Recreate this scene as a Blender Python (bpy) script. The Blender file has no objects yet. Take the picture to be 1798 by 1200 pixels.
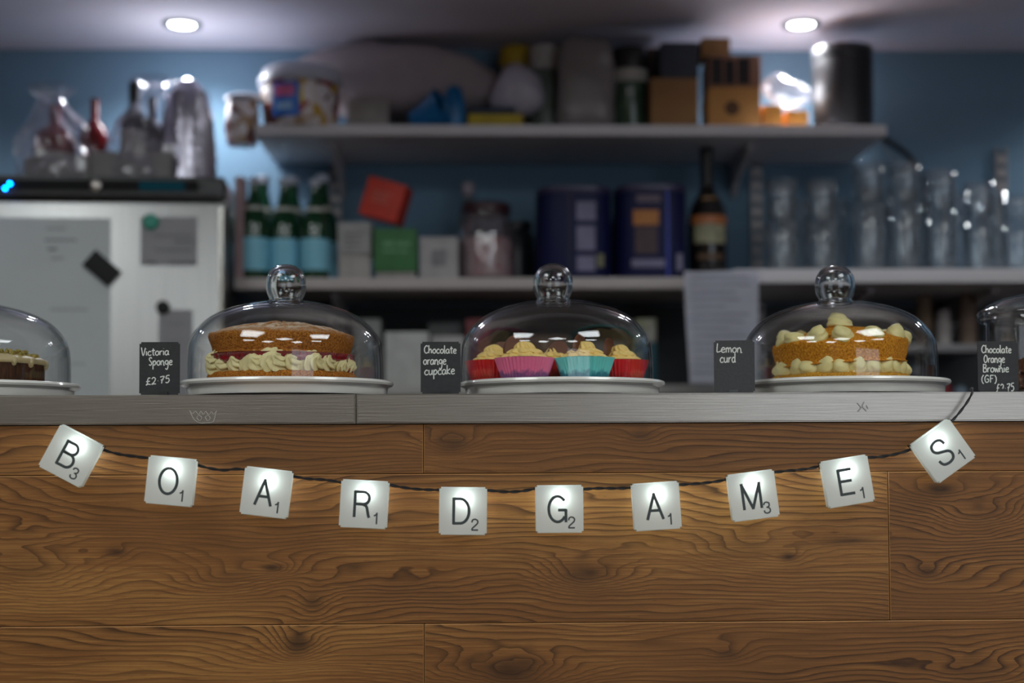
import bpy, bmesh, math, random
from mathutils import Vector, Matrix, noise as mn

R = math.radians
PI = math.pi
sc = bpy.context.scene
C = sc.collection
rnd = random.Random(11)

# ------------------------------------------------------------------ camera, world, exposure
CAM = Vector((0.0, -1.82, 1.25))
FPX = 2497.0
SHIFT = 91.0
cd = bpy.data.cameras.new('camera')
cam = bpy.data.objects.new('camera', cd)
C.objects.link(cam)
CM = Matrix.Rotation(R(-1.35), 3, 'Z') @ Matrix.Rotation(R(92.5), 3, 'X') @ Matrix.Rotation(R(-0.27), 3, 'Z')
cam.matrix_world = Matrix.Translation(CAM) @ CM.to_4x4()
cd.sensor_width = 36.0
cd.lens = FPX / 1798 * 36
cd.shift_y = SHIFT / 1798
cd.clip_start = 0.05
cd.dof.use_dof = True
cd.dof.focus_distance = 1.87
cd.dof.aperture_fstop = 0.050 / 0.0265
sc.camera = cam
sc.view_settings.view_transform = 'Standard'
sc.view_settings.look = 'None'
sc.view_settings.gamma = 1
sc.view_settings.use_curve_mapping = False
sc.view_settings.exposure = 0.0
sc.cycles.use_denoising = True
sc.cycles.max_bounces = 14
sc.cycles.transparent_max_bounces = 24
sc.cycles.transmission_bounces = 10
sc.cycles.glossy_bounces = 6
sc.cycles.sample_clamp_indirect = 4.0
sc.cycles.caustics_refractive = False
sc.cycles.caustics_reflective = False

world = bpy.data.worlds.new('world')
sc.world = world
world.use_nodes = True
bg = world.node_tree.nodes['Background']
bg.inputs[0].default_value = (0.62, 0.72, 0.9, 1)
bg.inputs[1].default_value = 0.6

PANEL_W = 8.6        # ceiling LED panels of the cafe
SPOT_W = 9.0           # downlights behind the counter
FILL_W = 1.0           # added point fill under the downlights, brightens the ceiling
WINDOW_W = 15.0         # daylight through the shop window
LED_W = 0.070          # little LEDs in the letter tiles

def light(name, kind, loc, power, color, **kw):
    ld = bpy.data.lights.new(name, kind)
    ld.energy = power
    ld.color = color
    o = bpy.data.objects.new(name, ld)
    C.objects.link(o)
    o.location = loc
    for k, v in kw.items():
        setattr(ld, k, v)
    return o

# daylight through the shop window behind the camera, on the right
wl = light('window_daylight', 'AREA', (2.25, -4.62, 1.45), WINDOW_W, (0.88, 0.94, 1.0), shape='RECTANGLE', size=2.7, size_y=2.0)
wl.rotation_euler = (R(90), 0, 0)

# ------------------------------------------------------------------ pixel -> point on the plane y = Y
def P(px, py, Y):
    d = CM @ Vector(((px - 899) / FPX, (600 - py + SHIFT) / FPX, -1))
    t = (Y - CAM.y) / d.y
    return CAM + d * t

# ------------------------------------------------------------------ materials
MATS = {}
def nodes_of(m):
    m.use_nodes = True
    return m.node_tree.nodes, m.node_tree.links

def srgb(r, g, b):
    f = lambda v: (v / 255 / 12.92) if v / 255 <= 0.04045 else ((v / 255 + 0.055) / 1.055) ** 2.4
    return (f(r), f(g), f(b), 1)

def mat(name, col, rough=0.5, metal=0.0, var=0.12, scale=30.0, bump=0.0, spec=0.5, sss=0.0, col2=None, stretch=(1, 1, 1), trans=0.0, coat=0.0, detail=4.0, aniso=0.0):
    if name in MATS:
        return MATS[name]
    m = bpy.data.materials.new(name)
    n, l = nodes_of(m)
    b = n['Principled BSDF']
    b.inputs['Roughness'].default_value = rough
    b.inputs['Metallic'].default_value = metal
    b.inputs['Specular IOR Level'].default_value = spec
    b.inputs['Coat Weight'].default_value = coat
    b.inputs['Anisotropic'].default_value = aniso
    if sss:
        b.inputs['Subsurface Weight'].default_value = sss
        b.inputs['Subsurface Radius'].default_value = (0.006, 0.004, 0.002)
        b.inputs['Subsurface Scale'].default_value = 1.0
    tc = n.new('ShaderNodeTexCoord')
    mp = n.new('ShaderNodeMapping')
    mp.inputs['Scale'].default_value = stretch
    l.new(tc.outputs['Object'], mp.inputs[0])
    nz = n.new('ShaderNodeTexNoise')
    nz.inputs['Scale'].default_value = scale
    nz.inputs['Detail'].default_value = detail
    l.new(mp.outputs[0], nz.inputs[0])
    rp = n.new('ShaderNodeValToRGB')
    rp.color_ramp.elements[0].position = 0.3
    rp.color_ramp.elements[1].position = 0.7
    c2 = col2 or tuple(min(1, c * (1 + var)) for c in col[:3]) + (1,)
    c1 = col if col2 else tuple(c * (1 - var) for c in col[:3]) + (1,)
    rp.color_ramp.elements[0].color = c1
    rp.color_ramp.elements[1].color = c2
    l.new(nz.outputs[0], rp.inputs[0])
    l.new(rp.outputs[0], b.inputs['Base Color'])
    if bump:
        bp = n.new('ShaderNodeBump')
        bp.inputs['Strength'].default_value = min(1, bump)
        bp.inputs['Distance'].default_value = 0.002
        l.new(nz.outputs[0], bp.inputs['Height'])
        l.new(bp.outputs[0], b.inputs['Normal'])
    if trans:
        out = n['Material Output']
        tr = n.new('ShaderNodeBsdfTranslucent')
        l.new(rp.outputs[0], tr.inputs[0])
        mx = n.new('ShaderNodeMixShader')
        mx.inputs[0].default_value = trans
        l.new(b.outputs[0], mx.inputs[1])
        l.new(tr.outputs[0], mx.inputs[2])
        l.new(mx.outputs[0], out.inputs[0])
    MATS[name] = m
    return m

def emis(name, col, strength):
    m = bpy.data.materials.new(name)
    n, l = nodes_of(m)
    n.remove(n['Principled BSDF'])
    e = n.new('ShaderNodeEmission')
    e.inputs[0].default_value = col
    e.inputs[1].default_value = strength
    l.new(e.outputs[0], n['Material Output'].inputs[0])
    MATS[name] = m
    return m

def thin_glass(name, tint=(1, 1, 1, 1), f0=0.045, edge=(0.72, 0.76, 0.78, 1), rough=0.0, body=0.0, bodycol=(0.6, 0.65, 0.7, 1), power=4.0, wobble=0.0, edge_pow=3.0):
    """thin glass: see-through with a Schlick reflection that grows towards the rim"""
    m = bpy.data.materials.new(name)
    n, l = nodes_of(m)
    n.remove(n['Principled BSDF'])
    lw = n.new('ShaderNodeLayerWeight')
    lw.inputs[0].default_value = 0.5
    pw = n.new('ShaderNodeMath'); pw.operation = 'POWER'; pw.inputs[1].default_value = power
    l.new(lw.outputs['Facing'], pw.inputs[0])
    ma = n.new('ShaderNodeMath'); ma.operation = 'MULTIPLY_ADD'
    ma.inputs[1].default_value = 0.8 - f0
    ma.inputs[2].default_value = f0
    l.new(pw.outputs[0], ma.inputs[0])
    tr = n.new('ShaderNodeBsdfTransparent')
    pe = n.new('ShaderNodeMath'); pe.operation = 'POWER'; pe.inputs[1].default_value = edge_pow
    l.new(lw.outputs['Facing'], pe.inputs[0])
    mc = n.new('ShaderNodeMix'); mc.data_type = 'RGBA'
    l.new(pe.outputs[0], mc.inputs[0])
    mc.inputs[6].default_value = tint
    mc.inputs[7].default_value = edge
    l.new(mc.outputs[2], tr.inputs[0])
    gl = n.new('ShaderNodeBsdfGlossy')
    gl.inputs['Roughness'].default_value = rough
    if wobble:
        tc = n.new('ShaderNodeTexCoord')
        nz = n.new('ShaderNodeTexNoise'); nz.inputs['Scale'].default_value = 14; nz.inputs['Detail'].default_value = 1.5
        l.new(tc.outputs['Object'], nz.inputs[0])
        bp = n.new('ShaderNodeBump'); bp.inputs['Strength'].default_value = wobble; bp.inputs['Distance'].default_value = 0.003
        l.new(nz.outputs[0], bp.inputs['Height'])
        l.new(bp.outputs[0], gl.inputs['Normal'])
    mx = n.new('ShaderNodeMixShader')
    l.new(ma.outputs[0], mx.inputs[0])
    l.new(tr.outputs[0], mx.inputs[1])
    l.new(gl.outputs[0], mx.inputs[2])
    last = mx
    if body:
        df = n.new('ShaderNodeBsdfDiffuse'); df.inputs[0].default_value = bodycol
        m2 = n.new('ShaderNodeMixShader'); m2.inputs[0].default_value = body
        l.new(mx.outputs[0], m2.inputs[1]); l.new(df.outputs[0], m2.inputs[2])
        last = m2
    l.new(last.outputs[0], n['Material Output'].inputs[0])
    MATS[name] = m
    return m

def solid_glass(name):
    m = bpy.data.materials.new(name)
    n, l = nodes_of(m)
    n.remove(n['Principled BSDF'])
    g = n.new('ShaderNodeBsdfGlass')
    g.inputs['IOR'].default_value = 1.5
    g.inputs['Roughness'].default_value = 0.0
    g.inputs['Color'].default_value = (0.97, 0.98, 0.98, 1)
    l.new(g.outputs[0], n['Material Output'].inputs[0])
    MATS[name] = m
    return m

# ---- oak-look planks: contour lines of a warped field, with knots where the photograph has them
KNOTS = [  # px, py, half width m, half height m, amplitude, darkness
    (203, 970, .022, .009, 2.0, .75), (479, 998, .022, .008, 2.2, .8), (548, 1058, .030, .022, 3.4, .6),
    (40, 990, .085, .045, 5.5, .25), (1024, 1007, .060, .028, 5.5, .55), (1386, 979, .020, .010, 2.0, .9),
    (1500, 950, .060, .010, 2.5, .75), (1655, 860, .040, .016, 3.0, .75), (1629, 1005, .028, .014, 2.4, .6),
    (522, 1133, .034, .026, 4.5, .75), (895, 1182, .085, .030, 7.0, .75), (795, 782, .040, .020, 4.0, .55),
    (1124, 765, .028, .014, 2.2, .5), (420, 1012, .07, .022, 4.0, .2), (1310, 965, .09, .030, 5.0, .2),
    (1730, 905, .06, .030, 5.0, .2), (700, 1030, .09, .018, 3.6, .15), (1720, 1180, .07, .03, 5.0, .3), (1280, 1150, .03, .012, 2.4, .5)]
def wood_mat():
    m = bpy.data.materials.new('oak_laminate')
    n, l = nodes_of(m)
    b = n['Principled BSDF']
    geo = n.new('ShaderNodeNewGeometry')
    oi = n.new('ShaderNodeObjectInfo')
    def math_(op, a=None, c=None, va=None, vb=None, d=None, vd=None):
        x = n.new('ShaderNodeMath'); x.operation = op
        if a is not None: l.new(a, x.inputs[0])
        elif va is not None: x.inputs[0].default_value = va
        if c is not None: l.new(c, x.inputs[1])
        elif vb is not None: x.inputs[1].default_value = vb
        if d is not None: l.new(d, x.inputs[2])
        elif vd is not None: x.inputs[2].default_value = vd
        return x.outputs[0]
    def noise_(scale_vec, detail=2.0, rough=0.5, wmul=7.3, dist=0.0):
        mp = n.new('ShaderNodeMapping'); mp.inputs['Scale'].default_value = scale_vec
        l.new(geo.outputs['Position'], mp.inputs[0])
        nz = n.new('ShaderNodeTexNoise'); nz.noise_dimensions = '4D'
        nz.inputs['Scale'].default_value = 1.0
        nz.inputs['Detail'].default_value = detail
        nz.inputs['Roughness'].default_value = rough
        nz.inputs['Distortion'].default_value = dist
        l.new(mp.outputs[0], nz.inputs['Vector'])
        l.new(math_('MULTIPLY', oi.outputs['Object Index'], vb=wmul), nz.inputs['W'])
        return nz.outputs[0]
    sep = n.new('ShaderNodeSeparateXYZ'); l.new(geo.outputs['Position'], sep.inputs[0])
    big = noise_((2.2, 0, 8.5), 2.0, 0.45)
    mid = noise_((5.0, 0, 36.0), 2.0, 0.5, 3.1)
    fib = noise_((9.0, 0, 620.0), 4.0, 0.65, 1.7)
    pore = noise_((60.0, 0, 1600.0), 2.0, 0.5, 5.7)
    patch = noise_((1.6, 0, 7.0), 3.0, 0.5, 2.3)
    f = math_('MULTIPLY', sep.outputs[2], vb=125.0)
    f = math_('MULTIPLY_ADD', big, None, d=f, vb=20.0)
    f = math_('MULTIPLY_ADD', mid, None, d=f, vb=2.4)
    dark = None
    warp = noise_((14.0, 0, 34.0), 2.0, 0.5, 4.4)
    for (px, py, hw, hh, amp, dk) in KNOTS:
        p = P(px, py, 0.0)
        mp = n.new('ShaderNodeMapping'); mp.vector_type = 'POINT'
        mp.inputs['Scale'].default_value = (1 / hw, 0, 1 / hh)
        mp.inputs['Location'].default_value = (-p.x / hw, 0, -p.z / hh)
        l.new(geo.outputs['Position'], mp.inputs[0])
        ln = n.new('ShaderNodeVectorMath'); ln.operation = 'LENGTH'; l.new(mp.outputs[0], ln.inputs[0])
        r = math_('MULTIPLY_ADD', warp, None, d=ln.outputs['Value'], vb=0.9)
        r = math_('SUBTRACT', r, vb=0.45)
        r2 = math_('MULTIPLY', r, r)
        e = math_('POWER', va=2.718, c=math_('MULTIPLY', r2, vb=-1.0))
        f = math_('MULTIPLY_ADD', e, None, d=f, vb=amp)
        core = math_('MULTIPLY', math_('POWER', va=2.718, c=math_('MULTIPLY', r2, vb=-3.6)), vb=dk)
        dark = core if dark is None else math_('MAXIMUM', dark, core)
    fr = math_('FRACT', f)
    # asymmetric ring: slow rise to the dark late wood, sharp fall
    ring = math_('POWER', fr, vb=3.2)
    fall = math_('MULTIPLY', math_('SUBTRACT', va=1.0, c=fr), vb=14.0)
    fall = math_('MINIMUM', fall, vb=1.0)
    ring = math_('MULTIPLY', ring, fall)
    amt = noise_((3.0, 0, 14.0), 2.0, 0.5, 6.1)
    amt = math_('MULTIPLY_ADD', amt, None, vb=2.6, vd=-0.35)
    ring = math_('MULTIPLY', ring, amt)
    ring = math_('MULTIPLY', ring, math_('MULTIPLY_ADD', fib, None, vb=2.4, vd=-0.25))
    # colour
    rp = n.new('ShaderNodeValToRGB'); cr = rp.color_ramp
    cr.elements[0].position = 0.30; cr.elements[0].color = srgb(92, 60, 29)
    cr.elements[1].position = 0.72; cr.elements[1].color = srgb(196, 145, 80)
    e = cr.elements.new(0.5); e.color = srgb(134, 89, 46)
    mixv = math_('ADD', math_('MULTIPLY', patch, vb=0.5), math_('MULTIPLY', fib, vb=0.5))
    l.new(mixv, rp.inputs[0])
    def mul(colsock, fac, colr):
        x = n.new('ShaderNodeMix'); x.data_type = 'RGBA'
        l.new(fac, x.inputs[0]); l.new(colsock, x.inputs[6]); x.inputs[7].default_value = colr
        return x.outputs[2]
    c = mul(rp.outputs[0], math_('MINIMUM', math_('MULTIPLY', ring, vb=1.0), vb=0.85), srgb(52, 32, 17))
    pr = math_('GREATER_THAN', pore, vb=0.655)
    c = mul(c, math_('MULTIPLY', pr, vb=0.45), srgb(58, 36, 18))
    c = mul(c, math_('MINIMUM', dark, vb=0.9), srgb(44, 28, 17))
    l.new(c, b.inputs['Base Color'])
    b.inputs['Roughness'].default_value = 0.5
    b.inputs['Specular IOR Level'].default_value = 0.35
    bp = n.new('ShaderNodeBump'); bp.inputs['Strength'].default_value = 0.25; bp.inputs['Distance'].default_value = 0.0006
    l.new(math_('SUBTRACT', fib, ring), bp.inputs['Height'])
    l.new(bp.outputs[0], b.inputs['Normal'])
    return m

M_wood = wood_mat()
M_edgelight = mat('plank_edge_highlight', srgb(176, 128, 78), 0.5)  # light caught along the plank bevels, painted in as a paler colour
M_carcass = mat('dark_chipboard', srgb(60, 38, 22), 0.8)
M_wall = mat('blue_painted_plaster', srgb(108, 140, 164), 0.85, var=0.04, scale=6, bump=0.1)
M_darkpanel = mat('dark_teal_panel', srgb(34, 40, 44), 0.6, var=0.1, scale=5)
M_ceil = mat('white_ceiling_paint', srgb(226, 222, 236), 0.9, var=0.03, scale=4)
M_cafe = mat('brown_wall_paint', srgb(98, 80, 64), 0.9, var=0.06, scale=3)
M_floor = mat('brown_vinyl_floor', srgb(128, 102, 78), 0.45, var=0.2, scale=3)
M_steel = mat('brushed_steel', (0.46, 0.43, 0.385, 1), 0.33, 1.0, var=0.10, scale=9, stretch=(1.5, 40, 60), bump=0.10, detail=6)
M_steel2 = mat('fridge_steel', (0.40, 0.40, 0.39, 1), 0.36, 1.0, var=0.07, scale=3, stretch=(60, 60, 1.2), bump=0.05)
M_china = mat('glazed_white_china', srgb(240, 237, 228), 0.2, var=0.015, scale=20, coat=0.5)
M_blackplas = mat('black_plastic', (0.012, 0.012, 0.013, 1), 0.4, var=0.2)
M_slate = mat('matt_black_card', (0.020, 0.020, 0.021, 1), 0.55, var=0.25, scale=120, bump=0.1)
M_slate_sheen = mat('black_card_sheen', (0.045, 0.046, 0.047, 1), 0.5, var=0.15, scale=300, bump=0.1)  # black card with its grey reflected sheen put into the colour
M_chalk = mat('chalk_pen_ink', srgb(225, 226, 218), 0.8, var=0.05, scale=300)
M_glass = thin_glass('dome_glass', wobble=0.05, f0=.050, power=3.6, edge=(0.62, 0.66, 0.68, 1), edge_pow=5)
M_knob = solid_glass('solid_glass')
M_jarglass = thin_glass('jar_glass', wobble=0.4, power=3.0, edge=(0.66, 0.7, 0.72, 1), edge_pow=3, f0=0.06)
M_tumbler = thin_glass('tumbler_glass', tint=(0.93, 0.95, 0.96, 1), wobble=0.2, power=2.0, f0=0.07, edge=(0.70, 0.73, 0.76, 1), edge_pow=2, body=0.07)
M_cello = thin_glass('cellophane', tint=(0.93, 0.93, 0.96, 1), f0=0.10, power=2.0, edge=(0.85, 0.85, 0.9, 1), body=0.13, bodycol=(0.66, 0.62, 0.72, 1), rough=0.16)
M_white = mat('white_laminate', srgb(214, 210, 214), 0.45, var=0.03, scale=8)
M_metalwhite = mat('white_powder_coat', srgb(190, 186, 190), 0.5, var=0.04)
M_sponge = mat('golden_brown_sponge', srgb(120, 66, 20), 0.95, var=0.35, scale=420, bump=1.0, col2=srgb(205, 132, 48), spec=0.1)
M_lemon = mat('orange_lemon_sponge', srgb(170, 98, 18), 0.95, scale=380, bump=1.0, col2=srgb(236, 166, 56), spec=0.1)
M_crust = mat('yellow_crumb', srgb(170, 105, 25), 0.95, scale=500, bump=1.0, col2=srgb(232, 180, 70), spec=0.1)
M_choc = mat('dark_chocolate_sponge', srgb(34, 20, 13), 0.9, scale=260, bump=1.0, col2=srgb(82, 52, 34), stretch=(1, 1, 0.22), spec=0.2)
M_cream = mat('vanilla_buttercream', srgb(236, 224, 166), 0.55, var=0.03, scale=60, sss=0.12, bump=0.12)
M_cream2 = mat('lemon_cream', srgb(228, 215, 150), 0.5, var=0.04, scale=60, sss=0.12, bump=0.12)
M_orange_icing = mat('orange_buttercream', srgb(252, 216, 130), 0.5, var=0.04, scale=60, sss=0.12, bump=0.12)
M_beige_icing = mat('beige_icing', srgb(196, 178, 132), 0.4, var=0.05, scale=90, sss=0.1)
M_jam = mat('raspberry_jam', srgb(88, 6, 20), 0.12, var=0.6, scale=160, bump=0.9, coat=0.6, col2=srgb(160, 12, 30))
M_milkchoc = mat('milk_chocolate', srgb(104, 60, 36), 0.5, var=0.08, scale=40)
M_pist = mat('chopped_pistachio', srgb(92, 98, 36), 0.8, scale=300, col2=srgb(196, 168, 90), bump=0.5)
M_cable = mat('black_cable', (0.012, 0.012, 0.012, 1), 0.4)
M_card_board = mat('brown_cardboard', srgb(150, 112, 72), 0.85, var=0.06, scale=12)
M_card_board2 = mat('pale_orange_cardboard', srgb(200, 146, 84), 0.85, var=0.06, scale=12)

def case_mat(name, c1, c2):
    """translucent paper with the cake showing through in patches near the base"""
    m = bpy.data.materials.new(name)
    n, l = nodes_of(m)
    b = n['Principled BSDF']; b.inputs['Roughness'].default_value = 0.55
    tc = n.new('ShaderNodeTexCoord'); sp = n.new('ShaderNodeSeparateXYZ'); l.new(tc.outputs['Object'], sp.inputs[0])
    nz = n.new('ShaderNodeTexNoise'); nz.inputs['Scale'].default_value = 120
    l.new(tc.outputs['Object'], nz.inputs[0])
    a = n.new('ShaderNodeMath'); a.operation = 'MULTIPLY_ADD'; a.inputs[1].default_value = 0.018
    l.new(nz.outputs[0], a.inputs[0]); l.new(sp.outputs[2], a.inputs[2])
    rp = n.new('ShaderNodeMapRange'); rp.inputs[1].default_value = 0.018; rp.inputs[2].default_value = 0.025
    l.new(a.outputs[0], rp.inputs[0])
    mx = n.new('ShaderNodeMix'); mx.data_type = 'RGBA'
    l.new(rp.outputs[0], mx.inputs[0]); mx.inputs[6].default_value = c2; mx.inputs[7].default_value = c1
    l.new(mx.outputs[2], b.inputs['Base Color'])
    MATS[name] = m
    return m

def tile_mat():
    m = bpy.data.materials.new('frosted_acrylic')
    n, l = nodes_of(m)
    b = n['Principled BSDF']
    b.inputs['Base Color'].default_value = (0.66, 0.68, 0.64, 1)
    b.inputs['Roughness'].default_value = 0.35
    nz = n.new('ShaderNodeTexNoise'); nz.inputs['Scale'].default_value = 900
    bp = n.new('ShaderNodeBump'); bp.inputs['Strength'].default_value = 0.1; bp.inputs['Distance'].default_value = 0.0005
    l.new(nz.outputs[0], bp.inputs['Height']); l.new(bp.outputs[0], b.inputs['Normal'])
    tr = n.new('ShaderNodeBsdfTranslucent'); tr.inputs[0].default_value = (0.86, 0.93, 0.90, 1)
    mx = n.new('ShaderNodeMixShader'); mx.inputs[0].default_value = 0.19
    l.new(b.outputs[0], mx.inputs[1]); l.new(tr.outputs[0], mx.inputs[2])
    l.new(mx.outputs[0], n['Material Output'].inputs[0])
    return m
M_tile = tile_mat()
M_ink = mat('printed_letter_ink', (0.075, 0.095, 0.095, 1), 0.5, var=0.02, trans=0.30)

# ------------------------------------------------------------------ mesh helpers
def finish(name, bm, m, parent=None, smooth=False, angle=35, bevel=0.0, bseg=2):
    if bevel:
        bmesh.ops.bevel(bm, geom=list(bm.edges), offset=bevel, segments=bseg, affect='EDGES', profile=0.6)
    bmesh.ops.recalc_face_normals(bm, faces=bm.faces)
    me = bpy.data.meshes.new(name)
    bm.to_mesh(me); bm.free()
    if smooth:
        for p in me.polygons:
            p.use_smooth = True
        me.set_sharp_from_angle(angle=R(angle))
    if m is not None:
        me.materials.append(m)
    o = bpy.data.objects.new(name, me)
    C.objects.link(o)
    if parent is not None:
        o.parent = parent
    return o

def add_box(bm, x0, x1, y0, y1, z0, z1, mtx=None):
    vs = [bm.verts.new((x, y, z)) for z in (z0, z1) for y in (y0, y1) for x in (x0, x1)]
    for f in ((0, 2, 3, 1), (4, 5, 7, 6), (0, 1, 5, 4), (2, 6, 7, 3), (0, 4, 6, 2), (1, 3, 7, 5)):
        bm.faces.new([vs[i] for i in f])
    if mtx is not None:
        bmesh.ops.transform(bm, matrix=mtx, verts=vs)
    return vs

def box(name, x0, x1, y0, y1, z0, z1, m, parent=None, bevel=0.0):
    bm = bmesh.new(); add_box(bm, x0, x1, y0, y1, z0, z1)
    return finish(name, bm, m, parent, smooth=bool(bevel), bevel=bevel)

def cbox(name, w, d, h, m, parent=None, bevel=0.002, loc=(0, 0, 0)):
    """box centred in x and y, standing on z = 0 of its own origin"""
    o = box(name, -w / 2, w / 2, -d / 2, d / 2, 0, h, m, parent, bevel)
    o.location = loc
    return o

def add_lathe(bm, prof, seg=48, rf=None, mtx=None, cap=True):
    """prof: list of (r, z); rf(theta, z, i) -> radius factor"""
    rings = []
    allv = []
    for i, (r, z) in enumerate(prof):
        if r < 1e-6:
            v = bm.verts.new((0, 0, z)); rings.append([v]); allv.append(v)
            continue
        ring = []
        for k in range(seg):
            t = 2 * PI * k / seg
            rr = r * (rf(t, z, i) if rf else 1)
            ring.append(bm.verts.new((rr * math.cos(t), rr * math.sin(t), z)))
        rings.append(ring); allv += ring
    for a, b in zip(rings[:-1], rings[1:]):
        if len(a) == 1 and len(b) == 1:
            continue
        for k in range(seg):
            k2 = (k + 1) % seg
            if len(a) == 1: bm.faces.new((a[0], b[k], b[k2]))
            elif len(b) == 1: bm.faces.new((a[k], b[0], a[k2]))
            else: bm.faces.new((a[k], b[k], b[k2], a[k2]))
    if cap:
        if len(rings[0]) > 1: bm.faces.new(rings[0])
        if len(rings[-1]) > 1: bm.faces.new(rings[-1])
    if mtx is not None:
        bmesh.ops.transform(bm, matrix=mtx, verts=allv)
    return allv

def lathe(name, prof, m, parent=None, seg=48, rf=None, loc=(0, 0, 0), cap=True, angle=35, mtx=None):
    bm = bmesh.new(); add_lathe(bm, prof, seg, rf, mtx, cap)
    o = finish(name, bm, m, parent, smooth=True, angle=angle)
    o.location = loc
    return o

def shell(outer, t):
    """closed thin-walled profile from an outer one running bottom -> top (ending on the axis or open)"""
    inner = []
    for i, (r, z) in enumerate(outer):
        a = Vector(outer[max(0, i - 1)]); b = Vector(outer[min(len(outer) - 1, i + 1)])
        d = (b - a).normalized()
        nrm = Vector((-d.y, d.x))
        inner.append((max(0.0, r + nrm.x * t), z + nrm.y * t))
    return inner[::-1]

def add_tube(bm, pts, rad, seg=8):
    pts = [Vector(p) for p in pts]
    n = len(pts)
    up = Vector((0.13, 0.98, 0.17)).normalized()
    rings = []
    for i, p in enumerate(pts):
        d = (pts[min(n - 1, i + 1)] - pts[max(0, i - 1)]).normalized()
        a = d.cross(up)
        if a.length < 1e-4: a = d.cross(Vector((1, 0, 0)))
        a.normalize(); b = a.cross(d).normalized()
        r = rad[i] if isinstance(rad, (list, tuple)) else rad
        rings.append([bm.verts.new(p + (a * math.cos(2 * PI * k / seg) + b * math.sin(2 * PI * k / seg)) * r) for k in range(seg)])
    for A, B in zip(rings[:-1], rings[1:]):
        for k in range(seg):
            bm.faces.new((A[k], A[(k + 1) % seg], B[(k + 1) % seg], B[k]))
    bm.faces.new(rings[0]); bm.faces.new(rings[-1])

def spline(pts, sub=6, closed=False):
    pts = [Vector(p) for p in pts]
    if len(pts) < 3: return pts
    out = []
    n = len(pts)
    rng = range(n if closed else n - 1)
    for i in rng:
        g = (lambda j: pts[j % n]) if closed else (lambda j: pts[max(0, min(n - 1, j))])
        p0, p1, p2, p3 = g(i - 1), g(i), g(i + 1), g(i + 2)
        for s in range(sub):
            t = s / sub
            out.append(0.5 * ((2 * p1) + (p2 - p0) * t + (2 * p0 - 5 * p1 + 4 * p2 - p3) * t * t + (3 * p1 - p0 - 3 * p2 + p3) * t ** 3))
    out.append(pts[0] if closed else pts[-1])
    return out

def thing(name, label, cat, loc=(0, 0, 0), rz=0.0, group=None):
    o = bpy.data.objects.new(name, None)
    o.empty_display_size = 0.02
    C.objects.link(o)
    o.location = loc; o.rotation_euler = (0, 0, rz)
    return tag(o, label, cat, group)

def tag(o, label, cat, group=None):
    o['label'] = label; o['category'] = cat
    if group: o['group'] = group
    return o

def struct(o):
    o['kind'] = 'structure'
    return o

def copy_tree(o, parent=None):
    c = o.copy(); C.objects.link(c)
    if parent is not None: c.parent = parent
    for ch in list(KIDS(o)):
        copy_tree(ch, c)
    return c
def KIDS(o):
    return [x for x in ALLOBJ() if x.parent == o]
def ALLOBJ():
    return list(C.objects)

def warp_noise(o, amp, freq, seed=0.0, keep_base=False):
    for v in o.data.vertices:
        d = mn.noise_vector(v.co * freq + Vector((seed, seed * 1.7, -seed)))
        if keep_base: d.z *= max(0, min(1, v.co.z / 0.02))
        v.co += d * amp

# ------------------------------------------------------------------ SETTING
ZTOP = P(899, 691.5, 0.0).z                # top of the steel worktop
WALLY = 1.62
SOFFIT = P(900, 88, WALLY).z
struct(box('floor', -4.2, 4.2, -4.6, 1.8, -0.1, 0.0, M_floor))
wb = struct(box('wall_back', -4.2, 4.2, WALLY, WALLY + 0.12, 0.0, 2.9, M_wall))
struct(box('wall_left', -4.2, -4.05, -4.6, WALLY, 0.0, 2.9, M_cafe))
struct(box('wall_right', 4.05, 4.2, -4.6, WALLY, 0.0, 2.9, M_cafe))
# front wall of the cafe with the shop window opening
bm = bmesh.new()
add_box(bm, -4.05, 0.9, -4.6, -4.5, 0, 2.8)
add_box(bm, 3.6, 4.05, -4.6, -4.5, 0, 2.8)
add_box(bm, 0.9, 3.6, -4.6, -4.5, 0, 0.45)
add_box(bm, 0.9, 3.6, -4.6, -4.5, 2.45, 2.8)
struct(finish('wall_front', bm, M_cafe))
bm = bmesh.new()
for a in ((0.9, 3.6, 0.45, 0.51), (0.9, 3.6, 2.39, 2.45), (0.9, 0.96, 0.51, 2.39), (3.54, 3.6, 0.51, 2.39), (1.77, 1.83, 0.51, 2.39), (2.67, 2.73, 0.51, 2.39)):
    add_box(bm, a[0], a[1], -4.58, -4.52, a[2], a[3])
struct(finish('window_1', bm, M_white))
# ceiling: low over the back shelves, high over the cafe
SOFY = 0.35
bm = bmesh.new()
add_box(bm, -4.05, 4.05, SOFY, WALLY, SOFFIT, SOFFIT + 0.12)
add_box(bm, -4.05, 4.05, SOFY - 0.05, SOFY, SOFFIT, 2.80)
struct(finish('ceiling', bm, M_ceil))
struct(box('ceiling', -4.2, 4.2, -4.6, SOFY, 2.80, 2.9, mat('grey_tile_ceiling', srgb(128, 124, 122), 0.9, var=0.05)))

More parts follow.
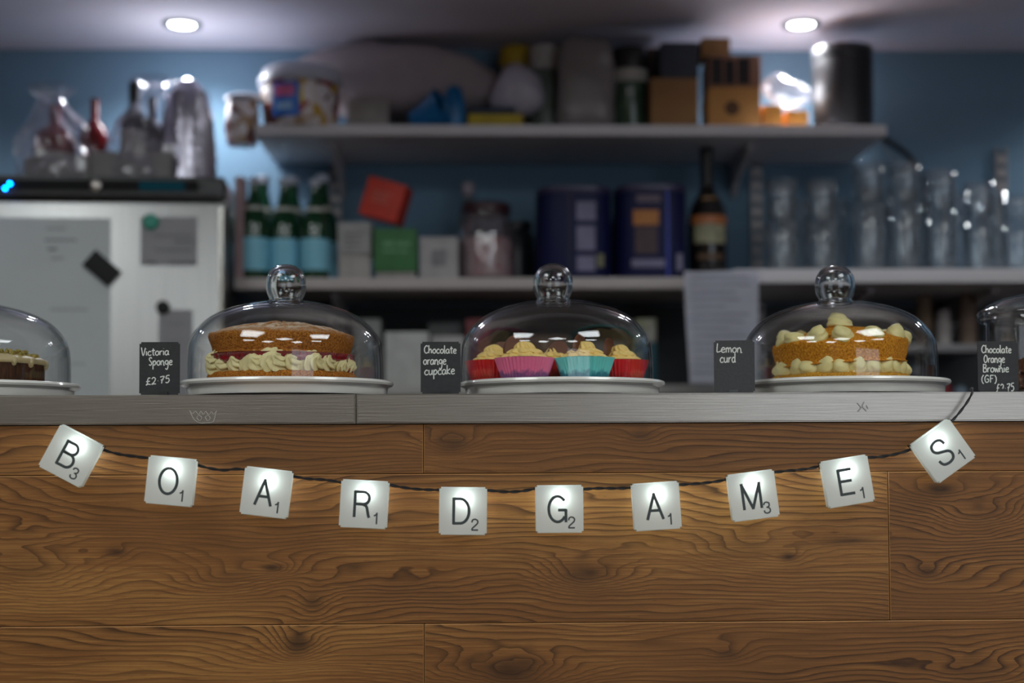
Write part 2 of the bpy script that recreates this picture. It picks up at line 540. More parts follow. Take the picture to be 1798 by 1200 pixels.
# cafe ceiling LED panels, set diagonally in the view of the domes
M_panel = emis('led_panel_glow', (0.92, 0.98, 1.0, 1), PANEL_W)
pc = 0
for j, (yy, rn) in enumerate(((-1.05, 'nearest the counter'), (-2.6, 'in the middle of the cafe'), (-4.0, 'nearest the shop window'))):
    for i, (xx, cn) in enumerate(((-1.3, 'left'), (1.3, 'right')) if j != 1 else ((-2.4, 'far left'), (0.0, 'centre'), (2.4, 'far right'))):
        t = thing('ceiling_panel_light', 'square LED panel, %s of the ceiling row %s' % (cn, rn), 'light', (xx, yy, 2.772), R(45), 'square LED panels of the cafe ceiling')
        bm = bmesh.new()
        for a in ((-.31, .31, -.31, -.295), (-.31, .31, .295, .31), (-.31, -.295, -.295, .295), (.295, .31, -.295, .295)):
            add_box(bm, a[0], a[1], a[2], a[3], 0, 0.028)
        finish('frame', bm, M_white, t)
        t.scale = (1.36, 1.36, 1)
        box('diffuser', -.294, .294, -.294, .294, 0.004, 0.014, M_panel, t)

# downlights over the shelves
M_lens = emis('downlight_and_fill_glow', (0.93, 1.0, 0.96, 1), 16.0)
for (px, lab) in ((320, 'round recessed downlight at the left, above the fridge'), (1407, 'round recessed downlight at the right, above the black canister')):
    d = CM @ Vector(((px - 899) / FPX, (600 - 42 + SHIFT) / FPX, -1))
    q = CAM + d * ((SOFFIT - CAM.z) / d.z)
    t = thing('downlight', lab, 'light', (q.x, q.y, SOFFIT), 0, 'recessed downlights')
    prof = [(.030, .000), (.030, -.003), (.036, -.006), (.044, -.004), (.046, 0)]
    lathe('trim_ring', prof, mat('downlight_trim', (0.25, 0.25, 0.26, 1), 0.3, 0.9), t, 40, cap=False)
    lathe('lens', [(0, -.0005), (.029, -.0005), (.029, -.0025), (.02, -.004), (0, -.0045)], M_lens, t, 32)
    s = light('downlight_beam', 'SPOT', (0, 0, -0.03), SPOT_W, (0.93, 0.95, 1.0), spot_size=R(150), spot_blend=0.6, shadow_soft_size=0.03)
    s.parent = t
    s = light('downlight_and_fill_glow', 'POINT', (0, 0, -0.16), FILL_W, (0.93, 0.94, 1.0), shadow_soft_size=0.03)  # added fill lamp hung below the fitting to light the ceiling
    s.parent = t
for px, side in ((-420, 'left'), (2150, 'right')):      # the run of downlights goes on outside the frame
    q = P(px, 42, 1.40)
    t = thing('downlight', 'round recessed downlight further along the run, past the %s edge' % side, 'light', (q.x, 1.40, SOFFIT), 0, 'recessed downlights')
    lathe('trim_ring', prof, MATS['downlight_trim'], t, 40, cap=False)
    lathe('lens', [(0, -.0005), (.029, -.0005), (.029, -.0025), (.02, -.004), (0, -.0045)], M_lens, t, 32)
    s = light('downlight_beam', 'SPOT', (0, 0, -0.03), SPOT_W, (0.93, 0.95, 1.0), spot_size=R(150), spot_blend=0.6, shadow_soft_size=0.03)
    s.parent = t

# dark panel on the wall under the lower shelf
Z_LOW = P(900, 487, 1.30).z       # top of lower shelf
Z_UP = P(900, 218, 1.30).z        # top of upper shelf
Z_TH = P(900, 676, 1.30).z        # top of the lowest shelf
struct(box('trim_1', -0.50, 1.9, WALLY - 0.012, WALLY - 0.001, 0.9, Z_LOW - 0.03, M_darkpanel))

# ------------------------------------------------------------------ COUNTER with its planks
WT = P(899, 743, 0.0).z                    # underside of the steel edge
counter = thing('serving_counter', 'long serving counter clad in brown oak-look planks', 'counter', (0, 0.3, 0))
XL, XR = -1.35, 1.45
def cpart(o):
    o.location = (-counter.location.x, -counter.location.y, 0)
    return o
o = cpart(box('carcass', XL, XR, 0.016, 0.55, 0.0, WT - 0.001, M_carcass, counter))
rows = [WT - 0.0006, P(899, 831.5, 0.006).z, P(899, 1094.5, 0.006).z]
pitch = rows[1] - rows[2]
while rows[-1] > 0.04:
    rows.append(max(0.0, rows[-1] - pitch))
jx = [P(743.5, 790, 0.006).x, P(1560.5, 960, 0.006).x, P(745, 1150, 0.006).x]
joints = [[jx[0]], [jx[1] - 1.19, jx[1]], [jx[2], jx[2] + 1.19], [jx[0] - .3, jx[0] + .89], [jx[1] - 1.0], [jx[0], jx[0] + 1.19], [jx[0] + .2]]
idx = 1
for r in range(len(rows) - 1):
    xs = [XL] + [j for j in joints[r % 7] if XL + .05 < j < XR - .05] + [XR]
    for a, b in zip(xs[:-1], xs[1:]):
        bm = bmesh.new()
        add_box(bm, a + .0005, b - .0005, 0.005, 0.0155, rows[r + 1] + .0005, rows[r] - .0005)
        bmesh.ops.bevel(bm, geom=[e for e in bm.edges if all(v.co.y < .01 for v in e.verts)], offset=.0008, segments=1, affect='EDGES')
        o = cpart(finish('plank', bm, M_wood, counter))
        o.data.materials.append(M_edgelight)
        for p in o.data.polygons:
            if abs(p.normal.y) > .3 and abs(p.normal.y) < .95: p.material_index = 1
        o.pass_index = idx; idx += 1

# steel worktop in two sections, folded edge down the front
xj = P(625, 715, 0.0).x
for (a, b, lab, mark) in ((XL, xj - .0006, 'left section of the brushed steel worktop, with a faint crown-shaped glue outline', 0),
                          (xj + .0006, XR, 'right section of the brushed steel worktop, with a small smudged mark on its edge', 1)):
    t = thing('steel_worktop', lab, 'worktop', ((a + b) / 2, 0.3, WT), 0, 'brushed steel worktop sections')
    cx = (a + b) / 2
    bm = bmesh.new()
    add_box(bm, a - cx, b - cx, -0.3, 0.27, 0, ZTOP - WT)
    bmesh.ops.bevel(bm, geom=[e for e in bm.edges if all(v.co.y < -.29 for v in e.verts)], offset=.0016, segments=3, affect='EDGES')
    finish('slab', bm, M_steel, t, smooth=True)
    bm = bmesh.new()
    if mark == 0:
        M_g = mat('pale_glue_line', (0.52, 0.50, 0.47, 1), 0.6)
        shapes = [[(333, 722), (340, 736), (350, 743), (362, 743), (374, 741), (378, 728), (380, 722)],
                  [(333, 722), (338, 727), (343, 723), (349, 729), (352, 723), (357, 728), (361, 723), (366, 729), (371, 724), (375, 728), (380, 722)],
                  [(345, 734), (349, 730), (354, 734), (350, 739), (345, 734)], [(360, 733), (365, 730), (369, 735), (364, 739), (360, 733)]]
        for s in shapes:
            pts = [P(x, y, -0.0002) - t.location for x, y in s]
            add_tube(bm, spline(pts, 4), 0.00042, 5)
        finish('glue_outline', bm, M_g, t)
    else:
        M_g = mat('grey_smudge', (0.33, 0.325, 0.315, 1), 0.6)
        for s in ([(1505, 708), (1511, 716), (1506, 723)], [(1517, 706), (1514, 714), (1521, 722)], [(1521, 712), (1524, 718)], [(1509, 718), (1515, 714)]):
            pts = [P(x, y, -0.0002) - t.location for x, y in s]
            add_tube(bm, spline(pts, 4), 0.0008, 6)
        finish('smudge', bm, M_g, t)

# ------------------------------------------------------------------ LETTER TILE LIGHTS
TY = -0.028
TS = 0.0600
garland = thing('letter_light_garland', 'string of nine glowing white letter tiles spelling BOARDGAMES on a black cable', 'string lights', (0, -0.012, P(982, 895, 0).z))
G0 = garland.location.copy()
garland['label'] = 'string of ten glowing white letter tiles reading BOARDGAMES on black cable along the counter'
tiles = [('B', '3', 123.5, 801, 28), ('O', '1', 299, 845.5, 5.5), ('A', '1', 467, 865.5, 7), ('R', '1', 639, 886, 3.3),
         ('D', '2', 813, 898, 0.8), ('G', '2', 982.5, 894.5, -0.2), ('A', '1', 1153, 889.5, -3.5), ('M', '3', 1323, 871, -7),
         ('E', '1', 1489, 846, -9), ('S', '1', 1657, 792.5, -35)]
def text_mesh(name, s, size, m, parent, loc, extrude=0.0001, offset=0.0, sx=1.0):
    cu = bpy.data.curves.new(name, 'FONT')
    cu.body = s; cu.size = size; cu.extrude = extrude; cu.offset = offset
    cu.align_x = 'CENTER'; cu.align_y = 'CENTER'
    tmp = bpy.data.objects.new(name, cu)
    C.objects.link(tmp)
    dg = bpy.context.evaluated_depsgraph_get()
    me = bpy.data.meshes.new_from_object(tmp.evaluated_get(dg))
    bpy.data.objects.remove(tmp)
    # centre on its own box, stand it up in x-z facing -y
    xs = [v.co.x for v in me.vertices]; ys = [v.co.y for v in me.vertices]
    cx, cy = (min(xs) + max(xs)) / 2, (min(ys) + max(ys)) / 2
    for v in me.vertices:
        v.co = Vector(((v.co.x - cx) * sx, -v.co.z, v.co.y - cy))
    me.materials.clear(); me.materials.append(m)
    o = bpy.data.objects.new(name, me)
    C.objects.link(o)
    o.parent = parent; o.location = loc
    return o
PXM = 1.80 / 2497
def arc(cx, cy, rx, ry, a0, a1, n=16):
    return [(cx + rx * math.cos(R(a0 + (a1 - a0) * i / n)), cy + ry * math.sin(R(a0 + (a1 - a0) * i / n))) for i in range(n + 1)]
def crv(p, sub=6):
    return [(v.x, v.y) for v in spline([(a, b, 0) for a, b in p], sub)]
CAPS = {
 'B': [[(.03, -.04), (.03, 1.04)], [(0, 1), (.34, 1)] + arc(.36, .77, .22, .23, 90, -90) + [(.02, .54)], [(.02, .54), (.36, .54)] + arc(.38, .27, .25, .27, 90, -90) + [(0, 0)]],
 'O': [arc(.38, .5, .36, .52, 90, 450, 40)],
 'A': [[(0, -.04), (.335, 1.04)], [(.305, 1.04), (.66, -.04)], [(.13, .33), (.52, .33)]],
 'R': [[(.03, -.04), (.03, 1.04)], [(0, 1), (.36, 1)] + arc(.38, .75, .23, .25, 90, -90) + [(.02, .50)], crv([(.34, .50), (.50, .42), (.56, .22), (.60, .05), (.64, -.04)])],
 'D': [[(.03, -.04), (.03, 1.04)], [(0, 1), (.28, 1)] + arc(.29, .5, .37, .5, 90, -90, 24) + [(0, 0)]],
 'G': [arc(.38, .5, .36, .52, 40, 325, 34), [(.40, .46), (.74, .46)], [(.72, .50), (.72, -.04)]],
 'M': [[(.03, -.04), (.03, 1.04)], [(.01, 1.03), (.405, -.04)], [(.385, -.04), (.77, 1.03)], [(.75, 1.04), (.75, -.04)]],
 'E': [[(.03, -.04), (.03, 1.04)], [(0, 1), (.58, 1)], [(0, .53), (.54, .53)], [(0, 0), (.60, 0)]],
 'S': [crv([(.62, .74), (.55, .95), (.33, 1.02), (.10, .93), (.05, .73), (.16, .58), (.36, .50), (.58, .40), (.66, .24), (.58, .05), (.34, -.02), (.10, .05), (.02, .27)])],
 '1': [crv([(.02, .74), (.16, .78), (.27, .90), (.30, 1.02)]), [(.30, 1.03), (.30, -.02)]],
 '2': [crv([(.04, .70), (.08, .90), (.30, 1.0), (.54, .88), (.54, .64), (.34, .42), (.10, .20), (.03, .02)]), [(.0, .02), (.60, .02)]],
 '3': [crv([(.05, .76), (.10, .93), (.30, 1.0), (.52, .90), (.52, .66), (.38, .54), (.26, .53)]), crv([(.26, .53), (.44, .50), (.58, .34), (.54, .10), (.30, 0), (.08, .08), (.03, .28)])],
}
def stroke_glyph(name, ch, size, rad, m, parent, loc):
    strokes = CAPS[ch]
    xs = [x for st in strokes for x, y in st]
    cx = (min(xs) + max(xs)) / 2
    bm = bmesh.new()
    for st in strokes:
        add_tube(bm, [((x - cx) * size, 0, (y - .5) * size) for x, y in st], rad, 10)
    bmesh.ops.scale(bm, vec=(1, .08, 1), verts=bm.verts)
    o = finish(name, bm, m, parent)
    o.location = (loc[0], -.00006, loc[2])
    return o
for (ch, num, px, py, ang) in tiles:
    c = P(px, py, TY)
    bm = bmesh.new()
    h = TS / 2
    add_box(bm, -h, h, 0, 0.0118, -h, h)
    bmesh.ops.bevel(bm, geom=[e for e in bm.edges if abs(e.verts[0].co.x - e.verts[1].co.x) < 1e-6 and abs(e.verts[0].co.z - e.verts[1].co.z) < 1e-6], offset=.0022, segments=4, affect='EDGES')
    bmesh.ops.delete(bm, geom=[f for f in bm.faces if f.normal.y > .9 or all(v.co.y > .0112 for v in f.verts)], context='FACES_ONLY')
    bmesh.ops.bevel(bm, geom=[e for e in bm.edges if all(v.co.y < .0001 for v in e.verts)], offset=.0007, segments=2, affect='EDGES')
    t = finish('letter_tile', bm, M_tile, garland, smooth=True, angle=50)
    t['label'] = 'glowing white tile with the letter %s and a small %s' % (ch, num)
    t.location = c - G0
    t.rotation_euler = (0, R(ang), 0)
    stroke_glyph('letter', ch, .0308, .00180, M_ink, t, (-.0025, 0, 0)) if 1 else text_mesh('letter', ch, 0.0425, M_ink, t, (-.0025, -.00012, 0.0000), offset=0.0, sx=0.94)
    stroke_glyph('number', num, .0138, .00098, M_ink, t, (.0150, 0, -.0170)) if 1 else text_mesh('number', num, 0.0205, M_ink, t, (.0148, -.00012, -.0168), offset=0.0, sx=0.95)
    box('led_light_block', -.0285, .0285, .0092, .0225, .0205, .0285, M_blackplas, t)  # unseen bar added to stop the LED light spilling upward
    l = light('tile_led', 'POINT', (0.0015, 0.0088, 0.0150), LED_W, (0.90, 1.0, 0.97), shadow_soft_size=0.0025)
    l.parent = t
# cable: a twisted pair between the tiles
segs = [[(178, 789, 0), (205, 797, 0), (235, 802, 0), (264, 805, 0)], [(343, 816, 0), (365, 822, 0), (392, 826, 0), (412, 824, 0), (433, 825, 0)],
        [(511, 836, 0), (540, 841, 0), (570, 843, 0), (602, 848, 0)], [(681, 851, 0), (705, 856, 0), (740, 860, 0), (774, 861, 0)],
        [(853, 861, 0), (885, 864, 0), (915, 863, 0), (943, 858, 0)], [(1021, 860, 0), (1050, 858, 0), (1080, 858, 0), (1111, 857, 0)],
        [(1190, 852, 0), (1220, 850, 0), (1250, 847, 0), (1280, 842, 0)], [(1358, 830, 0), (1385, 827, 0), (1415, 824, 0), (1444, 818, 0)],
        [(1521, 804, 0), (1550, 802, 0), (1580, 796, 0), (1606, 787, 0)],
        [(1668, 742, 0), (1676, 735, -1), (1690, 718, -2), (1701, 702, -3), (1707, 690, -4), (1708, 683, 4), (1704, 684, 30)],
        [(1652, 752, 0), (1660, 742, 0), (1667, 738, 0), (1671, 741, 0)]]
for s in segs:
    bm = bmesh.new()
    base = []
    for (x, y, dy) in s:
        yy = -0.014 + 0.0 * dy
        if dy > 0: yy = -0.012 + dy * 0.002
        p = P(x, y, yy)
        if dy > 3: p.z = max(p.z, ZTOP + .004)
        base.append(p)
    pts = spline(base, 10)
    for k in (0, 1):
        tw = []
        L = 0
        for i, p in enumerate(pts):
            if i: L += (p - pts[i - 1]).length
            a = L / 0.030 * 2 * PI + k * PI
            tw.append(p + Vector((0, math.cos(a) * .0010, math.sin(a) * .0010)) - G0)
        add_tube(bm, tw, 0.00115, 7)
    finish('cable', bm, M_cable, garland, smooth=True)

# ------------------------------------------------------------------ HANDWRITING
GL = {
 'a': ([[(.8, .85), (.45, 1), (.1, .65), (.15, .15), (.45, 0), (.75, .4), (.82, .95), (.8, .3), (1.0, 0)]], 1.05),
 'b': ([[(.1, 1.9), (.1, 0)], [(.1, .5), (.5, 1), (.85, .5), (.5, 0), (.1, .2)]], 1.0),
 'c': ([[(.8, .8), (.5, 1), (.15, .7), (.1, .3), (.4, 0), (.85, .15)]], .92),
 'd': ([[(.75, .8), (.4, 1), (.1, .5), (.35, 0), (.72, .35), (.8, 1.8), (.78, .3), (.95, 0)]], 1.0),
 'e': ([[(.12, .5), (.7, .6), (.72, .9), (.4, 1), (.1, .5), (.35, .02), (.85, .15)]], .95),
 'g': ([[(.8, .85), (.45, 1), (.1, .6), (.4, .15), (.75, .4), (.82, .95), (.8, -.3), (.55, -.95), (.15, -.7)]], 1.0),
 'h': ([[(.1, 1.9), (.1, 0)], [(.1, .5), (.45, 1), (.72, .7), (.75, 0)]], .98),
 'i': ([[(.2, 1), (.2, 0)], [(.2, 1.45), (.22, 1.5)]], .45),
 'k': ([[(.1, 1.9), (.1, 0)], [(.75, 1.15), (.15, .5), (.8, 0)]], .9),
 'l': ([[(.15, 1.9), (.15, .2), (.35, 0)]], .45),
 'm': ([[(.1, 1), (.1, 0)], [(.1, .6), (.4, 1), (.58, .6), (.58, 0)], [(.58, .6), (.88, 1), (1.08, .6), (1.1, 0)]], 1.28),
 'n': ([[(.1, 1), (.1, 0)], [(.1, .55), (.45, 1), (.74, .65), (.76, 0), (1.0, .1)]], 1.0),
 'o': ([[(.5, 1), (.12, .7), (.15, .2), (.5, 0), (.82, .35), (.75, .85), (.45, 1)]], .98),
 'p': ([[(.12, 1), (.12, -.9)], [(.12, .5), (.5, 1), (.82, .6), (.5, .05), (.15, .2)]], .98),
 'r': ([[(.12, 1), (.12, 0)], [(.12, .5), (.35, .9), (.7, .95)]], .75),
 't': ([[(.35, 1.6), (.33, .25), (.6, 0)], [(.02, 1.1), (.75, 1.15)]], .75),
 'u': ([[(.1, 1), (.12, .25), (.4, 0), (.75, .4), (.78, 1), (.78, .2), (.95, 0)]], 1.02),
 'v': ([[(.05, 1), (.4, 0), (.75, 1)]], .8),
 'w': ([[(.05, 1), (.25, 0), (.5, .8), (.8, 0), (1.05, 1)]], 1.15),
 'B': ([[(.15, 1.8), (.12, 0)], [(.12, 1.75), (.75, 1.6), (.65, 1.05), (.2, .95), (.85, .7), (.75, .1), (.1, 0)]], 1.05),
 'C': ([[(.95, 1.55), (.6, 1.8), (.15, 1.2), (.15, .4), (.55, 0), (1.0, .25)]], 1.1),
 'F': ([[(.15, 1.7), (.15, 0)], [(.1, 1.7), (.8, 1.72)], [(.15, .95), (.65, .98)]], .9),
 'G': ([[(.9, 1.5), (.5, 1.75), (.1, 1), (.3, .1), (.8, .2), (.85, .8), (.5, .8)]], 1.1),
 'L': ([[(.25, 1.85), (.12, .25), (.45, .1), (.95, .3)]], .9),
 'O': ([[(.5, 1.7), (.1, 1.1), (.15, .3), (.5, 0), (.95, .6), (.85, 1.4), (.45, 1.7)]], 1.15),
 'S': ([[(.8, 1.5), (.5, 1.75), (.15, 1.4), (.4, .95), (.75, .5), (.5, .02), (.1, .2)]], .95),
 'V': ([[(.05, 1.9), (.45, 0), (.95, 1.8)]], 1.0),
 '(': ([[(.45, 1.8), (.12, 1.1), (.15, .2), (.45, -.3)]], .6),
 ')': ([[(.1, 1.8), (.42, 1.1), (.38, .2), (.1, -.3)]], .6),
 '£': ([[(.85, 1.4), (.55, 1.5), (.35, 1.0), (.35, .4), (.1, .05), (.45, .2), (.9, .05)], [(.1, .75), (.75, .8)]], 1.0),
 '2': ([[(.1, 1.2), (.4, 1.5), (.75, 1.15), (.5, .5), (.1, .05), (.45, .12), (.85, .05)]], 1.0),
 '7': ([[(.08, 1.4), (.8, 1.45), (.45, .7), (.35, 0)], [(.2, .75), (.7, .8)]], .95),
 '5': ([[(.8, 1.55), (.3, 1.5), (.2, .95), (.6, .95), (.75, .45), (.45, .02), (.1, .15)]], .95),
 '.': ([[(.2, .62), (.23, .66)]], .5),
}
CS = 1.90 / 2497
CARDY = 0.080
def price_card(label, x0, x1, ytop, words, m, rz=0.0, lean=0.0, clip=0.6, Y=CARDY, h=0.074, base=ZTOP, clipm=None):
    a = P(x0, ytop, Y); b = P(x1, ytop, Y)
    w = (b - a).length
    top = (a.z + b.z) / 2
    t = thing('price_card', label, 'sign', ((a.x + b.x) / 2, Y, base), rz, 'black handwritten cake cards')
    hh = top - base
    bm = bmesh.new()
    add_box(bm, -w / 2, w / 2, 0, 0.0012, 0.0035, hh)
    bmesh.ops.bevel(bm, geom=[e for e in bm.edges if abs(e.verts[0].co.y - e.verts[1].co.y) > .001], offset=.0022, segments=4, affect='EDGES')
    cdo = finish('card', bm, m, t)
    s = CS * Y / Y
    bm = bmesh.new()
    for (txt, tx0, tx1, bx, xh, slope) in words:
        adv = sum(GL[c][1] for c in txt)
        sx = (tx1 - tx0) * CS / adv
        cur = 0
        for c in txt:
            for st in GL[c][0]:
                pts = []
                for (gx, gy) in st:
                    X = (tx0 - x0) * CS - w / 2 + (cur + gx) * sx
                    Z = hh - (bx - ytop) * CS + gy * xh * CS + slope * (cur + gx) * sx
                    pts.append((X, -0.0002, Z))
                pts = spline(pts, 5)
                add_tube(bm, pts, 0.00076, 6)
            cur += GL[c][1]
    bmesh.ops.scale(bm, vec=(1, 0.3, 1), verts=bm.verts)
    finish('handwriting', bm, M_chalk, t, smooth=True)
    bm = bmesh.new()
    cxx = -w / 2 + w * clip
    add_box(bm, cxx - .006, cxx + .006, -.0035, -.0006, 0, .0075)
    add_box(bm, cxx - .006, cxx + .006, .0018, .0045, 0, .0075)
    add_box(bm, cxx - .012, cxx + .012, -.010, .012, 0, .0022)
    finish('clip_foot', bm, clipm or M_blackplas, t)
    return t
price_card('black price card handwritten Victoria Sponge £2.75, left of the jam sponge cake', 245, 316, 601,
           [('Victoria', 248, 297, 625, 7.6, .03), ('Sponge', 261, 303, 642, 8.0, .02), ('£2.75', 256, 299, 677, 8.2, .12)], M_slate)
price_card('black price card handwritten Chocolate orange cupcake, left of the cupcakes', 738.5, 808.5, 600.5,
           [('Chocolate', 744.5, 802, 620.5, 7.4, -.01), ('orange', 743, 784, 640.5, 8.6, 0), ('cupcake', 745, 799, 659, 8.6, .03)], M_slate)
price_card('black price card with painted sheen, handwritten Lemon curd, turned slightly, left of the lemon cake', 1253.5, 1324, 598,
           [('Lemon', 1258, 1303, 619, 8.6, -.02), ('curd', 1264, 1292, 637, 9, 0)], M_slate_sheen, rz=R(-8), clip=.47, clipm=mat('grey_clip', (.12, .13, .13, 1), .3, .6))
price_card('black price card handwritten Chocolate Orange Brownie (GF) £2.75, by the glass jar', 1716, 1787, 599.5,
           [('Chocolate', 1723, 1777, 620, 7.4, -.01), ('Orange', 1727, 1765, 637.5, 8, 0), ('Brownie', 1725, 1772, 654.5, 8, 0),
            ('(GF)', 1722, 1750, 673, 7.5, 0), ('£2.75', 1748, 1781, 690, 9, .06)], M_slate)

# ------------------------------------------------------------------ PLATES AND DOMES
def plate(label, cx, Y, k=1.0, fz=1.0):
    prof = [(0, .0016), (.113, .0016), (.114, 0), (.117, 0), (.118, .0016), (.130, .0018), (.1338, .0030), (.1352, .0060), (.1360, .0140), (.1390, .0158), (.1425, .0172),
            (.1438, .0200), (.1428, .0226), (.1408, .0235), (.1388, .0226), (.1374, .0205), (.1362, .0200), (0, .0200)]
    x = P(cx, 680, Y).x
    prof = [(r * k, z * fz) for r, z in prof]
    o = lathe('cake_plate', prof, M_china, seg=96, loc=(x, Y, ZTOP))
    return tag(o, label, 'plate', 'white china cake plates')

DOME = [(.1348, .0), (.1350, .015), (.1346, .031), (.1338, .044), (.1318, .0565), (.1245, .0715), (.1086, .0885), (.084, .1020), (.0515, .1115), (.034, .1140), (.026, .1155)]
KNOB = [(.0245, .1145), (.0232, .1170), (.0228, .1185), (.0236, .1205), (.0256, .1250), (.0274, .1315), (.0280, .1385), (.0272, .1465), (.0245, .1540), (.0196, .1605), (.012, .1652), (.005, .1668), (0, .1672)]
def smooth_prof(p, sub=4):
    return [(max(0, v.x), v.y) for v in spline([(a, b, 0) for a, b in p], sub)]
def dome(label, cx, Y, kx=1.0, kz=1.0, kdx=0.0):
    x = P(cx, 640, Y).x
    t = thing('glass_dome', label, 'cake dome', (x, Y, ZTOP + .0202), 0, 'glass cake domes')
    op = smooth_prof(DOME)
    op = [(r * kx, z * kz) for r, z in op]
    outer = [(op[0][0] - .0018, .0)] + op + [(.006, op[-1][1] + .0004), (0, op[-1][1] + .0005)]
    inner = [(max(0, r), z) for r, z in shell(op, .0034)]
    # bell: outer skin, closed at the crown, inner skin back to the rim
    prof = outer + [(0, inner[0][1] - .0006)] + [p for p in inner if p[0] > 0.001] 
    prof[-1] = (prof[-1][0], 0.0)
    lathe('bell', prof, M_glass, t, seg=128, cap=False, angle=60)
    kp = [(r, z * kz) for r, z in smooth_prof(KNOB)]
    ki = [p for p in shell(kp, .0052) if p[0] > .0004]
    kp = kp + [(0, ki[0][1])] + ki
    kp.append(kp[0])
    k = lathe('knob', kp, M_knob, t, seg=64, angle=60, cap=False)
    bmk = bmesh.new(); bmk.from_mesh(k.data); bmesh.ops.remove_doubles(bmk, verts=bmk.verts, dist=1e-6)
    bmesh.ops.recalc_face_normals(bmk, faces=bmk.faces); bmk.to_mesh(k.data); bmk.free()
    k.location.x = kdx
    return t
DY = 0.172
plate('white cake plate at the left edge under the chocolate pistachio cake', -47, DY)
dome('glass dome cut by the left edge, over the chocolate pistachio cake', -53, DY)
plate('white cake plate under the jam and cream sponge cake', 505, DY - .03, 1.012)
dome('glass dome with ball knob over the jam and cream sponge cake', 502, DY - .02, 1.0)
plate('white cake plate under the cupcakes', 987, DY)
dome('glass dome with ball knob over the red, pink and teal cupcakes', 977, DY, 1.0, 1.02, -.004)
plate('white cake plate under the lemon curd cake', 1484, DY)
dome('glass dome with ball knob over the lemon curd cake', 1473, DY, 1.0, 1.0, -.004)
PT = ZTOP + .0202

# ------------------------------------------------------------------ CAKES
def disc_layer(name, prof, m, parent, loc, seed, amp=.0014, rot=(0, 0, 0), seg=96, freq=60):
    o = lathe(name, prof, m, parent, seg=seg, loc=loc, angle=70)
    warp_noise(o, amp, freq, seed)
    o.rotation_euler = rot
    return o

def swirl_mesh(r, h, lobes=7, amp=.2, twist=1.6, rings=16, seg=56, seed=0, tip=True):
    bm = bmesh.new()
    prof = []
    for i in range(rings + 1):
        t = i / rings
        # bulging mound which ends in a little peak
        rr = r * (math.cos(t * PI / 2) ** .62) * (1.0 if t < .75 or not tip else .8)
        rr = rr if i < rings else 0
        if i == 0: rr = r * .86
        prof.append((rr, h * (t ** .9)))
    def rf(th, z, i):
        t = i / rings
        s = abs(math.sin((th * lobes + twist * lobes * t + seed) / 2))
        return 1 - amp + amp * 1.5 * s * (1 - .3 * t)
    add_lathe(bm, prof, seg, rf)
    return bm

vic_x = P(495, 620, DY - .02).x
vic = thing('victoria_sponge_cake', 'tall jam and cream filled sponge cake dusted with sugar under a dome', 'cake', (vic_x, DY - .02, PT + .0003))
disc_layer('bottom_sponge', [(0, 0), (.098, 0), (.102, .004), (.1025, .010), (.099, .0145), (0, .015)], M_sponge, vic, (.001, 0, 0), 3)
def top_sponge_mat(base1, base2, sugar=True):
    m = mat('sugar_dusted_sponge', base1, .95, scale=420, bump=1.0, col2=base2, spec=.1)
    n, l = m.node_tree.nodes, m.node_tree.links
    b = n['Principled BSDF']
    src = b.inputs['Base Color'].links[0].from_socket
    tc = n.new('ShaderNodeTexCoord'); sp = n.new('ShaderNodeSeparateXYZ'); l.new(tc.outputs['Object'], sp.inputs[0])
    mr = n.new('ShaderNodeMapRange'); mr.inputs[1].default_value = .026; mr.inputs[2].default_value = .034
    l.new(sp.outputs[2], mr.inputs[0])
    nz = n.new('ShaderNodeTexNoise'); nz.inputs['Scale'].default_value = 55; nz.inputs['Detail'].default_value = 8; nz.inputs['Roughness'].default_value = .75
    l.new(tc.outputs['Object'], nz.inputs[0])
    r2 = n.new('ShaderNodeMapRange'); r2.inputs[1].default_value = .40; r2.inputs[2].default_value = .58
    l.new(nz.outputs[0], r2.inputs[0])
    mu = n.new('ShaderNodeMath'); mu.operation = 'MULTIPLY'; l.new(mr.outputs[0], mu.inputs[0]); l.new(r2.outputs[0], mu.inputs[1])
    mx = n.new('ShaderNodeMix'); mx.data_type = 'RGBA'; l.new(mu.outputs[0], mx.inputs[0]); l.new(src, mx.inputs[6]); mx.inputs[7].default_value = srgb(226, 206, 180)
    l.new(mx.outputs[2], b.inputs['Base Color'])
    return m
ts = lathe('top_sponge', smooth_prof([(0, .0005), (.090, 0), (.0935, .002), (.0965, .012), (.0990, .020), (.0995, .0255), (.0965, .0285), (.082, .0330), (.060, .0390), (.040, .0435), (.020, .0460), (0, .0468)], 4),
           top_sponge_mat(srgb(122, 70, 22), srgb(206, 136, 60)), vic, seg=128, angle=80)
for v in ts.data.vertices:
    if v.co.z > .026:
        v.co.z += .0030 * mn.noise(v.co * 40) + .0014 * mn.noise(v.co * 160)
        crack = abs(v.co.x - .004 - .010 * mn.noise(Vector((v.co.y * 30, 0, 0))))
        if crack < .003 and v.co.y > -.095: v.co.z -= .0022
    v.co.x += .0012 * mn.noise(v.co * 60 + Vector((5, 0, 0)))
ts.location = (0, 0, .0395)
ts.rotation_euler = (0, R(.6), 0)
